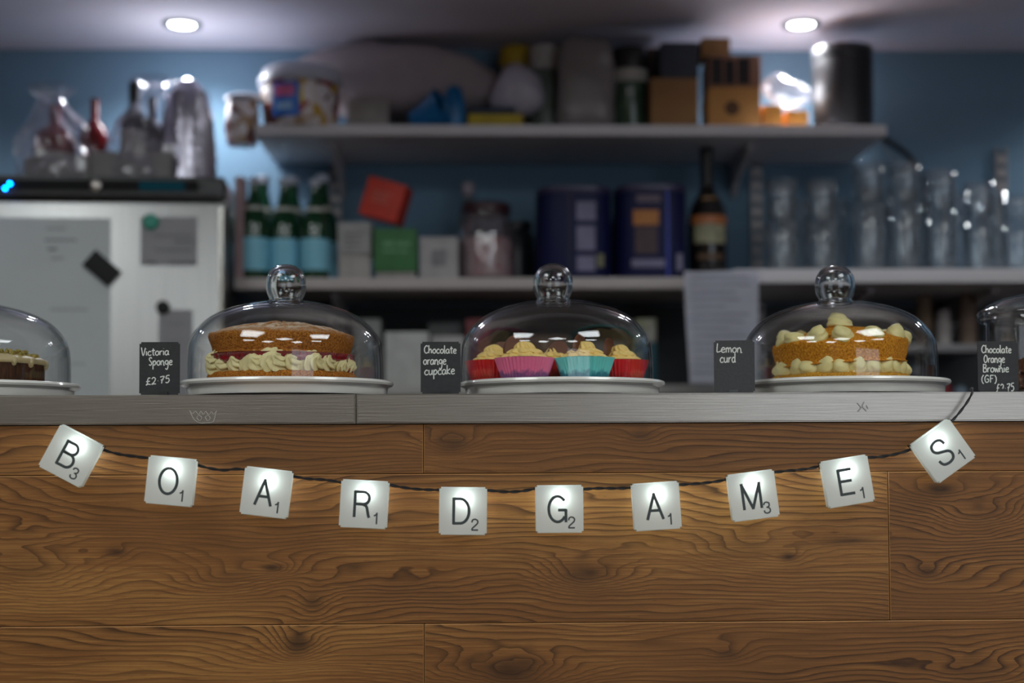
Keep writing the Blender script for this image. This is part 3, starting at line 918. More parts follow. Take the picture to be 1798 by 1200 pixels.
# jam: a lumpy glossy band that shows over and between the cream
jb = lathe('jam', smooth_prof([(0, .016), (.084, .016), (.088, .022), (.0965, .029), (.0985, .035), (.093, .0405), (0, .042)], 3), M_jam, vic, seg=160, angle=90)
for v in jb.data.vertices:
    if Vector((v.co.x, v.co.y)).length > .05:
        a = math.atan2(v.co.y, v.co.x)
        k = 1 + .035 * mn.noise(v.co * 90) + .02 * mn.noise(v.co * 220)
        v.co.x *= k; v.co.y *= k
for i in range(6):
    a = R(-12 + 6 * i * .8)
    d = lathe('jam_drip', [(0, -.004), (.004, -.002), (.0055, .003), (.004, .009), (0, .012)], M_jam, vic, seg=14, angle=90)
    d.location = (.094 * math.cos(a), .094 * math.sin(a), .018 + .004 * math.sin(i * 2.1))
sw = []
for k in range(4):
    bm = swirl_mesh(.0205 + .0008 * k, .027, 6 + k % 2, .34, 1.9 + .4 * k, 18, 84, k)
    o = finish('cream_swirl', bm, M_cream, vic, smooth=True, angle=70)
    warp_noise(o, .0012, 110, k)
    sw.append(o)
n_sw = 22
for i in range(n_sw):
    o = sw[i] if i < 4 else sw[i % 4].copy()
    if i >= 4: C.objects.link(o); o.parent = vic
    a = R(-90) + 2 * PI * (i - 7) / n_sw + rnd.uniform(-.03, .03)
    s = rnd.uniform(.84, 1.08)
    o.location = (.080 * math.cos(a), .080 * math.sin(a), .0225 + rnd.uniform(-.001, .0015))
    o.rotation_mode = 'QUATERNION'
    out = Vector((math.cos(a) + rnd.uniform(-.3, .3), math.sin(a), rnd.uniform(.10, .65))).normalized()
    o.rotation_quaternion = out.to_track_quat('Z', 'Y')
    o.scale = (s, s * .92, s)

# lemon cake
lx = P(1476, 620, DY).x
lem = thing('lemon_curd_cake', 'orange-gold lemon cake with piped cream dollops on top and between layers', 'cake', (lx, DY, PT + .0003))
disc_layer('bottom_sponge', [(0, 0), (.092, 0), (.096, .003), (.096, .008), (.092, .0105), (0, .011)], M_crust, lem, (0, 0, 0), 5)
lt = lathe('top_sponge', smooth_prof([(0, .0005), (.085, 0), (.088, .003), (.0915, .015), (.0935, .026), (.0920, .0315), (.083, .0350), (.062, .0430), (.040, .0500), (.020, .0540), (0, .0555)], 4), M_lemon, lem, seg=128, angle=80)
for v in lt.data.vertices:
    v.co += Vector((mn.noise(v.co * 50), mn.noise(v.co * 50 + Vector((9, 0, 0))), mn.noise(v.co * 45 + Vector((0, 7, 0))))) * .0016
    if v.co.z > .03:
        v.co.z += .003 * mn.noise(v.co * 34)
        if abs(v.co.x - .012 - .008 * mn.noise(Vector((v.co.y * 30, 4, 0)))) < .003: v.co.z -= .002
lt.location = (0, 0, .0250); lt.rotation_euler = (0, R(-2.6), 0)
lathe('lemon_curd', smooth_prof([(0, .010), (.080, .010), (.086, .014), (.086, .022), (.080, .027), (0, .027)], 3), mat('lemon_curd_gel', srgb(214, 170, 60), .2, var=.2, scale=80, coat=.5), lem, seg=96, rf=lambda t, z, i: 1 + .02 * math.sin(t * 23) + .015 * math.sin(t * 41))
def blob_mesh(r, h, seed, lean=.25, seg=28, rings=14):
    bm = bmesh.new()
    prof = []
    for i in range(rings + 1):
        t = i / rings
        rr = r * ((1 - t) ** .62) * (1 + .50 * t) * (.9 if i == 0 else 1)
        prof.append((max(rr, 0) if i < rings else 0, h * t))
    vs = add_lathe(bm, prof, seg, lambda th, z, i: 1 + .06 * math.sin(2 * th + seed) + .04 * math.sin(i * 1.2 + th + seed))
    for v in vs:
        t = v.co.z / h
        v.co.x += lean * r * t * t * math.cos(seed * 2.3); v.co.y += lean * r * t * t * math.sin(seed * 2.3)
    return bm
bl = []
for k in range(4):
    o = finish('cream_dollop', blob_mesh(.0155, .0190, k * 1.3 + .4, .45), M_cream2, lem, smooth=True, angle=70)
    warp_noise(o, .0010, 120, k + 4)
    bl.append(o)
used = [0]
def dollop(loc, s=1.0, out=None, sz=1.0):
    i = used[0]; used[0] += 1
    if i < 4: o = bl[i]
    else:
        o = bl[(i * 3 + 1) % 4].copy(); C.objects.link(o); o.parent = lem
    o.location = loc
    o.scale = (s, s, s * sz)
    o.rotation_mode = 'QUATERNION'
    if out is not None: o.rotation_quaternion = Vector(out).normalized().to_track_quat('Z', 'Y')
    return o
# on top: positions read from the photograph, around the front of the crown
def topz(x, y):
    r = math.hypot(x, y)
    pr = [(0, .0555), (.02, .0540), (.040, .0500), (.062, .0430), (.083, .0350), (.093, .030)]
    for (a, za), (b, zb) in zip(pr[:-1], pr[1:]):
        if r <= b: z = za + (zb - za) * (r - a) / (b - a); break
    else: z = .030
    return z + .0250 - .0010 + x * math.tan(R(2.6))
for (px, rr, s) in ((1370, .0815, .9), (1384, .0805, 1.0), (1413, .0800, 1.08), (1455, .0800, 1.05), (1509, .0800, 1.0), (1559, .0800, 1.0), (1583, .086, .8)):
    dx = (px - 1476) * CS * 1.03
    dy = -math.sqrt(max(0.0001, rr ** 2 - dx ** 2))
    dollop((dx * .97, dy * .97, topz(dx, dy) - .002), s, (dx * 9, dy * 9, 1.0))
dollop((-.003, -.010, topz(0, .01) - .001), 1.25, (0.02, 0, 1), .95)
for i in range(5):
    a = R(30 + 30 * i)
    dollop((.078 * math.cos(a), .078 * math.sin(a), topz(.078, 0) - .003), 1.0, (.1 * math.cos(a), .1 * math.sin(a), 1))
# between the layers: a ring of plump dollops
nb = 24
for i in range(nb):
    a = 2 * PI * i / nb + rnd.uniform(-.03, .03)
    s = rnd.uniform(.88, 1.08)
    dollop((.0770 * math.cos(a), .0770 * math.sin(a), .0175), s * .95, (math.cos(a + rnd.uniform(-.25, .25)), math.sin(a), .25 + rnd.uniform(0, .3)), 1.0)

# chocolate pistachio cake at the left edge
cx = P(-46, 640, DY).x
ck = thing('chocolate_pistachio_cake', 'dark chocolate cake with beige icing and chopped pistachios, at the left edge', 'cake', (cx, DY, PT + .0003))
disc_layer('sponge', [(0, 0), (.0925, 0), (.0940, .003), (.0940, .028), (.0925, .0315), (0, .032)], M_choc, ck, (0, 0, 0), 8, .0012)
ic = lathe('icing', smooth_prof([(0, .031), (.088, .030), (.0945, .0290), (.0960, .0325), (.0940, .0365), (.084, .0405), (.06, .0435), (0, .045)], 3), M_beige_icing, ck, seg=96, angle=80,
           rf=lambda t, z, i: 1 + .012 * math.sin(t * 9) + .01 * math.sin(t * 17 + 1))
for k, (ang, rr) in enumerate(((-58, .0065), (-20, .0055), (-95, .006), (-140, .005), (-38, .0045), (15, .006))):
    a = R(ang)
    o = lathe('icing_drip', [(0, -rr * 1.4), (rr * .7, -rr), (rr, 0), (rr * .8, rr * .9), (0, rr * 1.2)], M_beige_icing, ck, seg=16, angle=90)
    o.location = (.0935 * math.cos(a), .0935 * math.sin(a), .0305)
bm = bmesh.new()
for i in range(420):
    a = rnd.uniform(0, 2 * PI); rr = .088 * math.sqrt(rnd.random())
    z = .045 - .0045 * (rr / .06) ** 2 * .5 - (.0035 if rr > .075 else 0) + rnd.uniform(.001, .006)
    s = rnd.uniform(.0018, .0042)
    vs = bmesh.ops.create_icosphere(bm, subdivisions=1, radius=s)['verts']
    for v in vs: v.co *= rnd.uniform(.7, 1.25)
    bmesh.ops.translate(bm, verts=vs, vec=(rr * math.cos(a), rr * math.sin(a), z))
o = finish('pistachio_crumbs', bm, M_pist, ck); o['kind'] = 'stuff'

# cupcakes
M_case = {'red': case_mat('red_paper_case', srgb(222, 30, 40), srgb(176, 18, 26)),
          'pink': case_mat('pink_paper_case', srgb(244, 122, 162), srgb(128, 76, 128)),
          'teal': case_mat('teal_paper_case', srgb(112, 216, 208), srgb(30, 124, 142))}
def cupcake(label, x, y, colour, choc, seed, rz=0.0, icing=1.0):
    t = thing('cupcake', label, 'cupcake', (x, y, PT + .0004), 0, 'orange iced cupcakes under the middle dome')
    H = .0325
    r0, r1 = .0300, .0405
    fl = lambda th, z, i: 1 + (.030 if i not in (0, 9) else 0.0) * (1 if i < 9 else .9) * (abs(((th * 44 / (2 * PI)) % 1) * 2 - 1) - .5) * (1.6 if i in (3, 4, 5, 6) else .8)
    prof = [(0, 0), (r0 * .97, 0), (r0, .001), (r0 + (r1 - r0) * .35, H * .38), (r0 + (r1 - r0) * .75, H * .75), (r1, H), (r1 - .0006, H), (r0 + (r1 - r0) * .75 - .0008, H * .74), (r0 - .0006, .003), (0, .003)]
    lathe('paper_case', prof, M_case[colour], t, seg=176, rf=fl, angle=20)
    lathe('sponge', [(0, .004), (r0 - .002, .004), (r1 - .0045, H - .003), (r1 - .008, H + .001), (0, H + .003)], M_choc, t, seg=40)
    # piped rosette: three coils that rise to a tip
    bm = bmesh.new()
    for (rr, zz, hh, ph) in ((.0300 * icing, H - .002, .012, 0), (.0225 * icing, H + .0055, .010, 1.1), (.0135 * icing, H + .012, .0115, 2.3)):
        prof = []
        n = 10
        for i in range(n + 1):
            q = i / n
            prof.append((rr * (math.cos(q * PI / 2) ** .45) if i < n else 0, zz + hh * q))
        prof[0] = (rr * .9, zz)
        add_lathe(bm, prof, 72, lambda th, z, i: 1 - .11 + .24 * abs(math.sin((th * 11 + 5.0 * i / n + ph + seed) / 2)) + .05 * math.sin(th * 2 + seed))
    for v in bm.verts:
        v.co += Vector(mn.noise_vector(v.co * 70 + Vector((seed, 0, 0)))) * .0016
    finish('icing', bm, M_orange_icing, t, smooth=True, angle=70)
    for (cx_, cy_, rzz, tilt, r_) in choc:
        # a chocolate orange segment: thick half-moon wedge
        bm = bmesh.new()
        N = 14
        pts = [(r_ * math.cos(PI * i / N), 1.25 * r_ * math.sin(PI * i / N)) for i in range(N + 1)]
        A = [bm.verts.new((p[0], -.0035, p[1])) for p in pts]
        B = [bm.verts.new((p[0] * .96, .0025, p[1] * .96)) for p in pts]
        bm.faces.new(A); bm.faces.new(B[::-1])
        for i in range(N + 1):
            j = (i + 1) % (N + 1)
            bm.faces.new((A[i], A[j], B[j], B[i]))
        bmesh.ops.bevel(bm, geom=[e for e in bm.edges if abs(e.verts[0].co.y - e.verts[1].co.y) < 1e-5], offset=.0008, segments=2, affect='EDGES')
        o = finish('chocolate_segment', bm, M_milkchoc, t, smooth=True, angle=40)
        o.location = (cx_, cy_, H + .007)
        o.rotation_euler = (R(tilt), 0, rzz)
    t.rotation_euler = (0, 0, rz)
    return t
c0 = P(978, 640, DY).x
cupcake('pink cased cupcake at the front left of the middle dome', P(921, 650, DY - .055).x, DY - .055, 'pink', [(-.011, .004, R(28), -10, .0205)], 1.0)
cupcake('teal cased cupcake at the front right of the middle dome', P(1026.5, 650, DY - .055).x, DY - .055, 'teal', [(-.008, .002, R(66), 4, .0215)], 2.2)
cupcake('red cased cupcake at the left side of the middle dome', c0 - .0885, DY + .003, 'red', [(.012, .016, R(10), -12, .0180)], 3.1, icing=.96)
cupcake('red cased cupcake at the right side of the middle dome', c0 + .0885, DY + .003, 'red', [(-.016, -.006, R(68), 0, .0205)], 4.3, icing=.96)
cupcake('red cased cupcake in the centre, half hidden behind the pink and teal ones', c0 - .001, DY + .018, 'red', [(.004, -.014, R(-22), -8, .0175)], 5.0)
cupcake('pink cased cupcake at the back left of the middle dome', c0 - .046, DY + .078, 'pink', [(.012, -.005, R(20), 0, .0165)], 6.0)
cupcake('teal cased cupcake at the back right of the middle dome', c0 + .046, DY + .078, 'teal', [(0, -.012, R(-10), 0, .0165)], 7.0)

# glass jar at the right edge with brownies
jx_, JY = P(1836, 640, .19).x, .19
jar = thing('glass_jar', 'large clear glass jar with domed lid holding brownies, cut by the right edge', 'jar', (jx_, JY, ZTOP))
jo = [(.040, 0), (.0820, 0), (.0850, .004), (.0855, .012), (.0830, .020), (.0830, .090), (.0825, .1100)]
ji = [(.0795, .1100), (.0795, .022), (.079, .012), (.050, .0085)]
lathe('jar_body', [(0, 0)] + jo + ji + [(0, .008)], M_jarglass, jar, seg=96, cap=False, angle=60)
jl = smooth_prof([(.0835, .1110), (.0900, .1105), (.0935, .1150), (.0925, .1210), (.0860, .1275), (.066, .1390), (.040, .1460), (.018, .1490)], 4)
jli = [(r, z - .004) for r, z in jl if r < .085][::-1]
lid = lathe('jar_lid', jl + [(0, .1495), (0, .1450)] + jli, M_jarglass, jar, seg=96, cap=False, angle=60)
lathe('lid_knob', [(0, .1496), (.012, .1496), (.011, .154), (.017, .161), (.020, .170), (.016, .180), (.008, .185), (0, .186)], M_knob, jar, seg=40, angle=60)
br = None
k = 0
for z in range(2):
    for (bx, by, ra) in ((-.036, -.030, .3), (.020, -.036, -.2), (-.030, .028, .9), (.028, .024, .5)):
        if br is None:
            bm = bmesh.new(); add_box(bm, -.020, .020, -.018, .018, 0, .021)
            bmesh.ops.bevel(bm, geom=list(bm.edges), offset=.002, segments=2, affect='EDGES')
            bmesh.ops.subdivide_edges(bm, edges=list(bm.edges), cuts=2, use_grid_fill=True)
            o = finish('brownie', bm, mat('brownie_crumb', srgb(84, 46, 26), .9, scale=240, bump=1, col2=srgb(136, 82, 46)), smooth=True)
            warp_noise(o, .0015, 90, 2); br = o
        else:
            o = br.copy(); C.objects.link(o)
        o.location = (jx_ + bx * (1 - .2 * z), JY + by, ZTOP + .0095 + .0235 * z)
        o.rotation_euler = (0, 0, ra + z)
        tag(o, '%s brownie square in the %s layer inside the glass jar' % (['front left', 'front right', 'back left', 'back right'][k % 4], ['bottom', 'top'][z]), 'brownie', 'brownies in the glass jar')
        k += 1

# ================================================================== BACKGROUND
def shelfspan(x0, x1, Y):
    return P(x0, 480, Y).x, P(x1, 480, Y).x
# upper shelf
xa, xb = P(446, 225, 1.30).x, P(1558, 225, 1.30).x
sh = thing('wall_shelf', 'upper white wall shelf crowded with tubs, boxes and jars', 'shelf', ((xa + xb) / 2, 1.46, Z_UP - .024), 0, 'white shelves on the blue wall')
w = xb - xa
cbox('board', w, .31, .024, M_white, sh, .002)
M_rail = mat('steel_shelf_rail', (.34, .32, .32, 1), .45, .5)
def bracket(parent, x, zloc, depth=.27, y0=.155):
    bm = bmesh.new()
    a = [(0, -.001), (-depth, -.001), (-depth, -.012), (-.05, -.055), (0, -.085)]
    vs1 = [bm.verts.new((x - .006, y0 + p[0], p[1] + zloc)) for p in a]
    vs2 = [bm.verts.new((x + .006, y0 + p[0], p[1] + zloc)) for p in a]
    bm.faces.new(vs1); bm.faces.new(vs2[::-1])
    for i in range(5):
        j = (i + 1) % 5
        bm.faces.new((vs1[i], vs1[j], vs2[j], vs2[i]))
    return finish('bracket', bm, M_metalwhite, parent)
for px in (583, 1322):
    bracket(sh, P(px, 250, 1.36).x - sh.location.x, 0, .22, .150)
# uprights
for px, lab in ((590, 'white slotted shelf upright left of the red box'), (1327, 'slotted shelf upright right of the dark liqueur bottle'), (1757, 'slotted shelf upright near the right edge behind the glasses')):
    x = P(px, 350, WALLY).x
    t = thing('shelf_upright', lab, 'shelf rail', (x, WALLY, 1.3), 0, 'slotted shelf uprights')
    bm = bmesh.new()
    z1 = Z_UP + .05 - 1.3 if px < 1700 else P(1757, 262, WALLY).z - 1.3
    for s in (-1, 1): add_box(bm, s * .0105 - .0025, s * .0105 + .0025, -.014, -.0005, -.3, z1)
    finish('rail', bm, M_rail, t)
    bm = bmesh.new()
    z = -.3
    while z < z1 - .03:
        add_box(bm, -.008, .008, -.0125, -.0015, z, z + .018); z += .032
    o = finish('slot_bridge', bm, M_rail, t); o['kind'] = 'stuff'
# lower shelf, left and right sections
xa, xb = P(410, 490, 1.30).x, P(1286, 490, 1.30).x
sl = thing('wall_shelf', 'lower white shelf under the bottles, tins and small boxes', 'shelf', ((xa + xb) / 2, 1.46, Z_LOW - .025), 0, 'white shelves on the blue wall')
cbox('board', xb - xa, .31, .025, mat('cream_laminate', srgb(186, 176, 172), .5, var=.03), sl, .002)
for px in (588,): bracket(sl, P(px, 500, 1.4).x - sl.location.x, 0, .22, .150)
xc, xd = P(1290, 480, 1.20).x, P(1900, 480, 1.20).x
sr = thing('wall_shelf', 'deeper lower white shelf carrying the drinking glasses at the right', 'shelf', ((xc + xd) / 2, 1.41, Z_LOW - .025), 0, 'white shelves on the blue wall')
cbox('board', xd - xc, .41, .030, M_white, sr, .002)
for px in (1527, 1745): bracket(sr, P(px, 520, 1.3).x - sr.location.x, 0, .32, .200)
# lowest shelf and small cup shelf
xa2, xb2 = P(560, 680, 1.30).x, P(1420, 680, 1.30).x
s3 = thing('wall_shelf', 'lowest pale shelf behind the domes, with cartons standing on it', 'shelf', ((xa2 + xb2) / 2, 1.46, Z_TH - .022), 0, 'white shelves on the blue wall')
cbox('board', xb2 - xa2, .30, .022, mat('grey_laminate', srgb(180, 178, 172), .5, var=.03), s3, .002)
Z_CUP = P(1670, 604, 1.35).z
xa3, xb3 = P(1500, 604, 1.35).x, P(1745, 604, 1.35).x
s4 = thing('wall_shelf', 'short grey shelf with stacked paper cups below the drinking glasses', 'shelf', ((xa3 + xb3) / 2, 1.48, Z_CUP - .018), 0, 'white shelves on the blue wall')
cbox('board', xb3 - xa3, .26, .018, mat('mid_grey_laminate', srgb(140, 138, 140), .5, var=.03), s4, .002)

# generic box placed from the photograph: front face edges x0..x1, top at ytop, standing on z0
def pbox(name, label, cat, x0, x1, ytop, z0, Y, depth, m, rz=0.0, group=None, flaps=False, bevel=.002):
    a, b = P(x0, ytop, Y), P(x1, ytop, Y)
    w = b.x - a.x; h = (a.z + b.z) / 2 - z0 - .0004
    t = thing(name, label, cat, ((a.x + b.x) / 2, Y + depth / 2, z0 + .0004), rz, group)
    cbox('carton' if cat == 'box' else 'body', w, depth, h, m, t, bevel)
    if flaps:
        bm = bmesh.new()
        add_box(bm, -w * .5 + .002, w * .5 - .002, -.022, .022, h, h + .0006)
        finish('packing_tape', bm, mat('brown_tape', srgb(128, 92, 58), .35), t)
    t['_w'] = w; t['_h'] = h; t['_d'] = depth
    return t
def face_strips(t, strips, m, name='printed_lines'):
    """flat print on the front: (u0, u1, v0, v1) fractions of the face"""
    w, h, d = t['_w'], t['_h'], t['_d']
    bm = bmesh.new()
    for (u0, u1, v0, v1) in strips:
        add_box(bm, -w / 2 + w * u0, -w / 2 + w * u1, -d / 2 - .0006, -d / 2 - .0001, h * v0, h * v1)
    return finish(name, bm, m, t)

# ---- fridge
FY = 1.20
fx1 = P(384, 400, FY).x
FR = R(3.0)
ftop = P(300, 311, FY).z
W, Dp = .70, .40
fr = thing('upright_fridge', 'tall stainless steel fridge with black control strip and paper notes', 'fridge', (fx1 - W / 2 * math.cos(FR), FY + .001 - W / 2 * math.sin(FR) * 1 + Dp / 2, 0), FR)
FH = ftop
def fz(py, Y=FY): return P(200, py, Y).z
band_b = fz(347)
finish_ = box('cabinet', -W / 2, W / 2, -Dp / 2 + .045, Dp / 2, .06, FH, M_steel2, fr, .004)
bm = bmesh.new()
for sx in (-1, 1):
    for sy in (-1, 1): add_box(bm, sx * .3 - .02, sx * .3 + .02, sy * .13 - .02, sy * .13 + .02, 0, .06)
finish('feet', bm, M_blackplas, fr)
door = box('door', -W / 2, W / 2, -Dp / 2, -Dp / 2 + .043, .10, band_b - .012, M_steel2, fr, .005)
box('door_frame_edge', W / 2 - .010, W / 2 - .001, -Dp / 2 - .003, -Dp / 2, .12, band_b - .02, mat('bright_steel_edge', (.62, .62, .58, 1), .25, 1), fr)
head = box('control_housing', -W / 2, W / 2, -Dp / 2 - .004, -Dp / 2 + .043, band_b, FH, mat('dark_steel', (.07, .07, .07, 1), .45, .6), fr, .004)
def fxl(px, Y=FY):   # local x of a pixel on the fridge front
    return (P(px, 400, Y).x - fr.location.x) / math.cos(FR)
bm = bmesh.new(); add_box(bm, -W / 2 + .01, fxl(350), -.0025, 0, band_b + .012, FH - .010)
bmesh.ops.bevel(bm, geom=[e for e in bm.edges if abs(e.verts[0].co.y - e.verts[1].co.y) > .001], offset=.012, segments=5, affect='EDGES')
cp = finish('control_strip', bm, mat('gloss_black_strip', (.008, .008, .009, 1), .6, spec=.2), fr); cp.location = (0, -Dp / 2 - .0045, 0)
zc = (band_b + FH) / 2
ds = box('display', fxl(238), fxl(316), -.0012, 0, zc - .010, zc + .010, emis('teal_display_glow', (.010, .060, .085, 1), .35), fr); ds.location = (0, -Dp / 2 - .0072, 0)
lk = lathe('lock', [(0, 0), (.012, 0), (.012, .004), (.009, .006), (0, .006)], mat('lock_metal', (.5, .46, .42, 1), .3, 1), fr, 24)
lk.rotation_euler = (R(90), 0, 0); lk.location = (fxl(163), -Dp / 2 - .0072, zc)
M_blue = emis('blue_led_glow', (0.0, 0.16, 1.0, 1), 60)
for (px, py) in ((8, 334), (16, 326)):
    o = lathe('blue_led', [(0, -.003), (.0026, -.0015), (.003, 0), (0, .0026)], M_blue, fr, 12)
    o.location = (fxl(px), -Dp / 2 - .010, P(px, py, FY - .01).z)
# notes and magnets on the fridge door
M_paper = mat('white_paper', srgb(205, 210, 210), .85, var=.03, scale=10)
M_paper2 = mat('grey_paper', srgb(160, 158, 160), .85, var=.05, scale=14)
M_pen = mat('faded_pen', srgb(120, 124, 126), .8)
def fnote(label, x0, x1, y0, y1, m, lines=(), k=0, group='paper notes on the fridge'):
    X0, X1 = fxl(x0), fxl(x1); Z0, Z1 = fz(y1), fz(y0)
    mid = Vector(((X0 + X1) / 2, -Dp / 2 - .0015 - .0012 * k, (Z0 + Z1) / 2))
    wp = fr.matrix_basis @ mid
    bm = bmesh.new()
    nx = 8
    t = thing('paper_note', label, 'paper', wp, FR, group)
    ww, hh = X1 - X0, Z1 - Z0
    add_box(bm, -ww / 2, ww / 2, -.0003, .0003, -hh / 2, hh / 2)
    finish('sheet', bm, m, t)
    if lines:
        for (lx0, lx1, ly, th) in lines:
            bm = bmesh.new()
            a = fxl(lx0) - mid.x; b = fxl(lx1) - mid.x; z = fz(ly) - mid.z
            pts = [(a + (b - a) * i / 14, -.0006, z + th * .5 * math.sin(i * 2.4 + ly)) for i in range(15)]
            add_tube(bm, pts, th * .28, 4)
            finish('pen_line', bm, M_pen, t)
    return t
fr.matrix_basis  # location and rotation are set
bpy.context.view_layer.update()
fnote('large white sheet of notes on the fridge door, left of the tilted black magnet', -40, 188, 385, 760, M_paper,
      [(78, 110, 404, .004), (75, 130, 424, .006), (80, 96, 440, .006), (86, 108, 456, .004), (85, 150, 545, .004), (118, 146, 640, .003)])
fnote('grey drawing sheet held by the round green magnet', 240, 338, 382, 467, M_paper2,
      [(262, 330, 415, .005), (265, 330, 440, .006), (248, 268, 462, .006), (290, 335, 462, .006), (300, 334, 425, .006)])
fnote('white slip of paper under the round black magnet', 272, 331, 545, 700, M_paper2, [(285, 320, 570, .003), (285, 315, 600, .003)])
def fmag(name, label, px, py, prof_r, m, rz=0, rect=None, k=3):
    wp = fr.matrix_basis @ Vector((fxl(px), -Dp / 2 - .0035 - .001 * k, fz(py)))
    if rect:
        bm = bmesh.new(); add_box(bm, -rect[0] / 2, rect[0] / 2, -.003, .0045, -rect[1] / 2, rect[1] / 2)
        o = finish(name, bm, m, None, smooth=True, bevel=.001)
        o.rotation_euler = (0, R(rz), FR)
    else:
        bm = bmesh.new(); add_lathe(bm, [(0, -.0045), (prof_r, -.0045), (prof_r, .001), (prof_r * .8, .004), (0, .005)], 32, None, Matrix.Rotation(R(90), 4, 'X'))
        o = finish(name, bm, m, None, smooth=True)
        o.rotation_euler = (0, 0, FR)
    o.location = wp
    return tag(o, label, 'magnet')
fmag('fridge_magnet', 'round green magnet at the top right of the fridge door', 258, 391, .017, mat('green_magnet', srgb(54, 150, 128), .5))
fmag('fridge_magnet', 'tilted black rectangular magnet in the middle of the fridge door', 174, 473, 0, mat('black_magnet', (.008, .008, .008, 1), .7), rz=41, rect=(.070, .043))
fmag('fridge_magnet', 'small round black magnet above the white paper slip', 280, 541, .0145, MATS['black_magnet'])

# ---- gift hampers on top of the fridge
HY = 1.26
hz = ftop
def tray(label, x0, x1, ytop, Y, d):
    return tag(pbox('gift_tray', label, 'box', x0, x1, ytop, hz, Y, d, mat('grey_kraft', srgb(150, 148, 146), .85, var=.08, scale=25)), label, 'box', 'gift trays on the fridge')
tray('shallow grey gift tray on the left of the fridge top, under the red bottle', 42, 158, 276, HY, .11)
tray('shallow grey gift tray right of centre on the fridge top, under the dark wine bottle', 160, 300, 266, HY - .01, .12)
def bottle(name, label, px, pytop, z0, Y, prof, m, parts=(), group=None, cat='bottle', seg=40):
    top = P(px, pytop, Y)
    H = top.z - z0
    t = thing(name, label, cat, (top.x, Y, z0 + .0003), 0, group)
    lathe('body', [(r * H, z * H) for r, z in prof], m, t, seg=seg, angle=40)
    for (pn, pp, pm) in parts:
        lathe(pn, [(r * H, z * H) for r, z in pp], pm, t, seg=seg, cap=True, angle=40)
    return t, H
WINE = [(0, 0), (.115, 0), (.125, .015), (.125, .60), (.118, .66), (.07, .73), (.046, .79), (.044, .97), (.050, .975), (.050, 1.0), (0, 1.0)]
M_wine = mat('dark_green_bottle', (.012, .020, .010, 1), .12, coat=.5)
M_label = mat('pale_bottle_label', srgb(180, 180, 172), .7, var=.1)
bottle('wine_bottle', 'dark green wine bottle with pale label, wrapped in cellophane on the fridge', 236, 146, hz, HY + .05, WINE, M_wine,
       [('bottle_label', [(.1262, .22), (.1275, .225), (.1275, .52), (.1262, .525)], M_label), ('foil_cap', [(.052, .80), (.0525, .99), (.051, 1.004), (0, 1.004)], mat('black_foil', (.02, .02, .02, 1), .35))], 'bottles in cellophane on the fridge')
bottle('wine_bottle', 'black bottle standing beside the wine bottle in the same cellophane wrap', 268, 172, hz, HY + .07, WINE, mat('black_bottle', (.010, .010, .012, 1), .15),
       [('bottle_label', [(.1262, .25), (.1275, .255), (.1275, .5), (.1262, .505)], mat('grey_label', srgb(110, 110, 120), .7))], 'bottles in cellophane on the fridge')
SQUAT = [(0, 0), (.24, 0), (.26, .02), (.26, .55), (.22, .66), (.08, .76), (.07, .97), (.085, 1.0), (0, 1.0)]
bottle('sauce_bottle', 'dark red bottle with pale label in the left cellophane parcel on the fridge', 98, 186, hz, HY + .05, SQUAT, mat('dark_red_bottle', srgb(110, 20, 24), .2, coat=.4),
       [('bottle_label', [(.2615, .12), (.263, .125), (.263, .38), (.2615, .385)], M_label)], 'bottles in cellophane on the fridge')
bottle('sauce_bottle', 'slim dark red bottle between the two cellophane parcels on the fridge', 166, 175, hz, HY + .06, [(r * .62, z) for r, z in SQUAT], MATS['dark_red_bottle'], (), 'bottles in cellophane on the fridge')
def cello(label, x0, x1, pytop, Y, dep, seed, peak=.5):
    a, b = P(x0, pytop, Y), P(x1, pytop, Y)
    w = b.x - a.x; H = a.z - hz - .003
    bm = bmesh.new()
    prof = [(.5, 0), (.52, .12), (.50, .35), (.42, .55), (.30, .72), (.16, .86), (.20, .94), (.30, 1.0)]
    vs = add_lathe(bm, [(r * w, z * H) for r, z in smooth_prof(prof, 3)], 40, lambda t, z, i: 1 + .10 * math.sin(t * 7 + z * 30 + seed) * (z / H) + .05 * math.sin(t * 13 + seed + i), cap=False)
    for v in vs:
        v.co.y *= dep / w
        v.co.x += (peak - .5) * w * (v.co.z / H) ** 1.5
        v.co += Vector(mn.noise_vector(v.co * 25 + Vector((seed, 0, 0)))) * .010 * min(1, v.co.z / .03)
    o = finish('cellophane_wrap', bm, M_cello, None, smooth=True, angle=12)
    o.location = ((a.x + b.x) / 2, Y, hz + .0006)
    return tag(o, label, 'wrapping', 'cellophane gift wraps')
cello('crinkled cellophane wrap round the dark red bottle, left on the fridge', 38, 180, 152, HY + .05, .13, 1.0, .35)
cello('crinkled cellophane wrap round the dark wine bottle on the fridge', 186, 322, 136, HY + .05, .14, 4.0, .62)
# tall silver bag
bm = bmesh.new()
a = P(326, 130, HY + .02); H = a.z - hz - .002
wv = .062
vs = add_lathe(bm, [(wv, 0), (wv * .98, H * .25), (wv * .9, H * .6), (wv * .75, H * .85), (wv * .35, H * .97), (0, H)], 36, lambda t, z, i: 1 + .05 * math.sin(5 * t + z * 25))
for v in vs:
    v.co.y *= .55; v.co += Vector(mn.noise_vector(v.co * 22)) * .008 * min(1, v.co.z / .03)
o = finish('foil_gift_bag', bm, mat('silver_foil', (.62, .60, .70, 1), .22, .9, bump=.4, scale=40), None, smooth=True, angle=20)
o.location = (a.x, HY + .05, hz + .0006)
tag(o, 'tall shiny silver-lilac foil bag at the right end of the fridge top', 'bag')

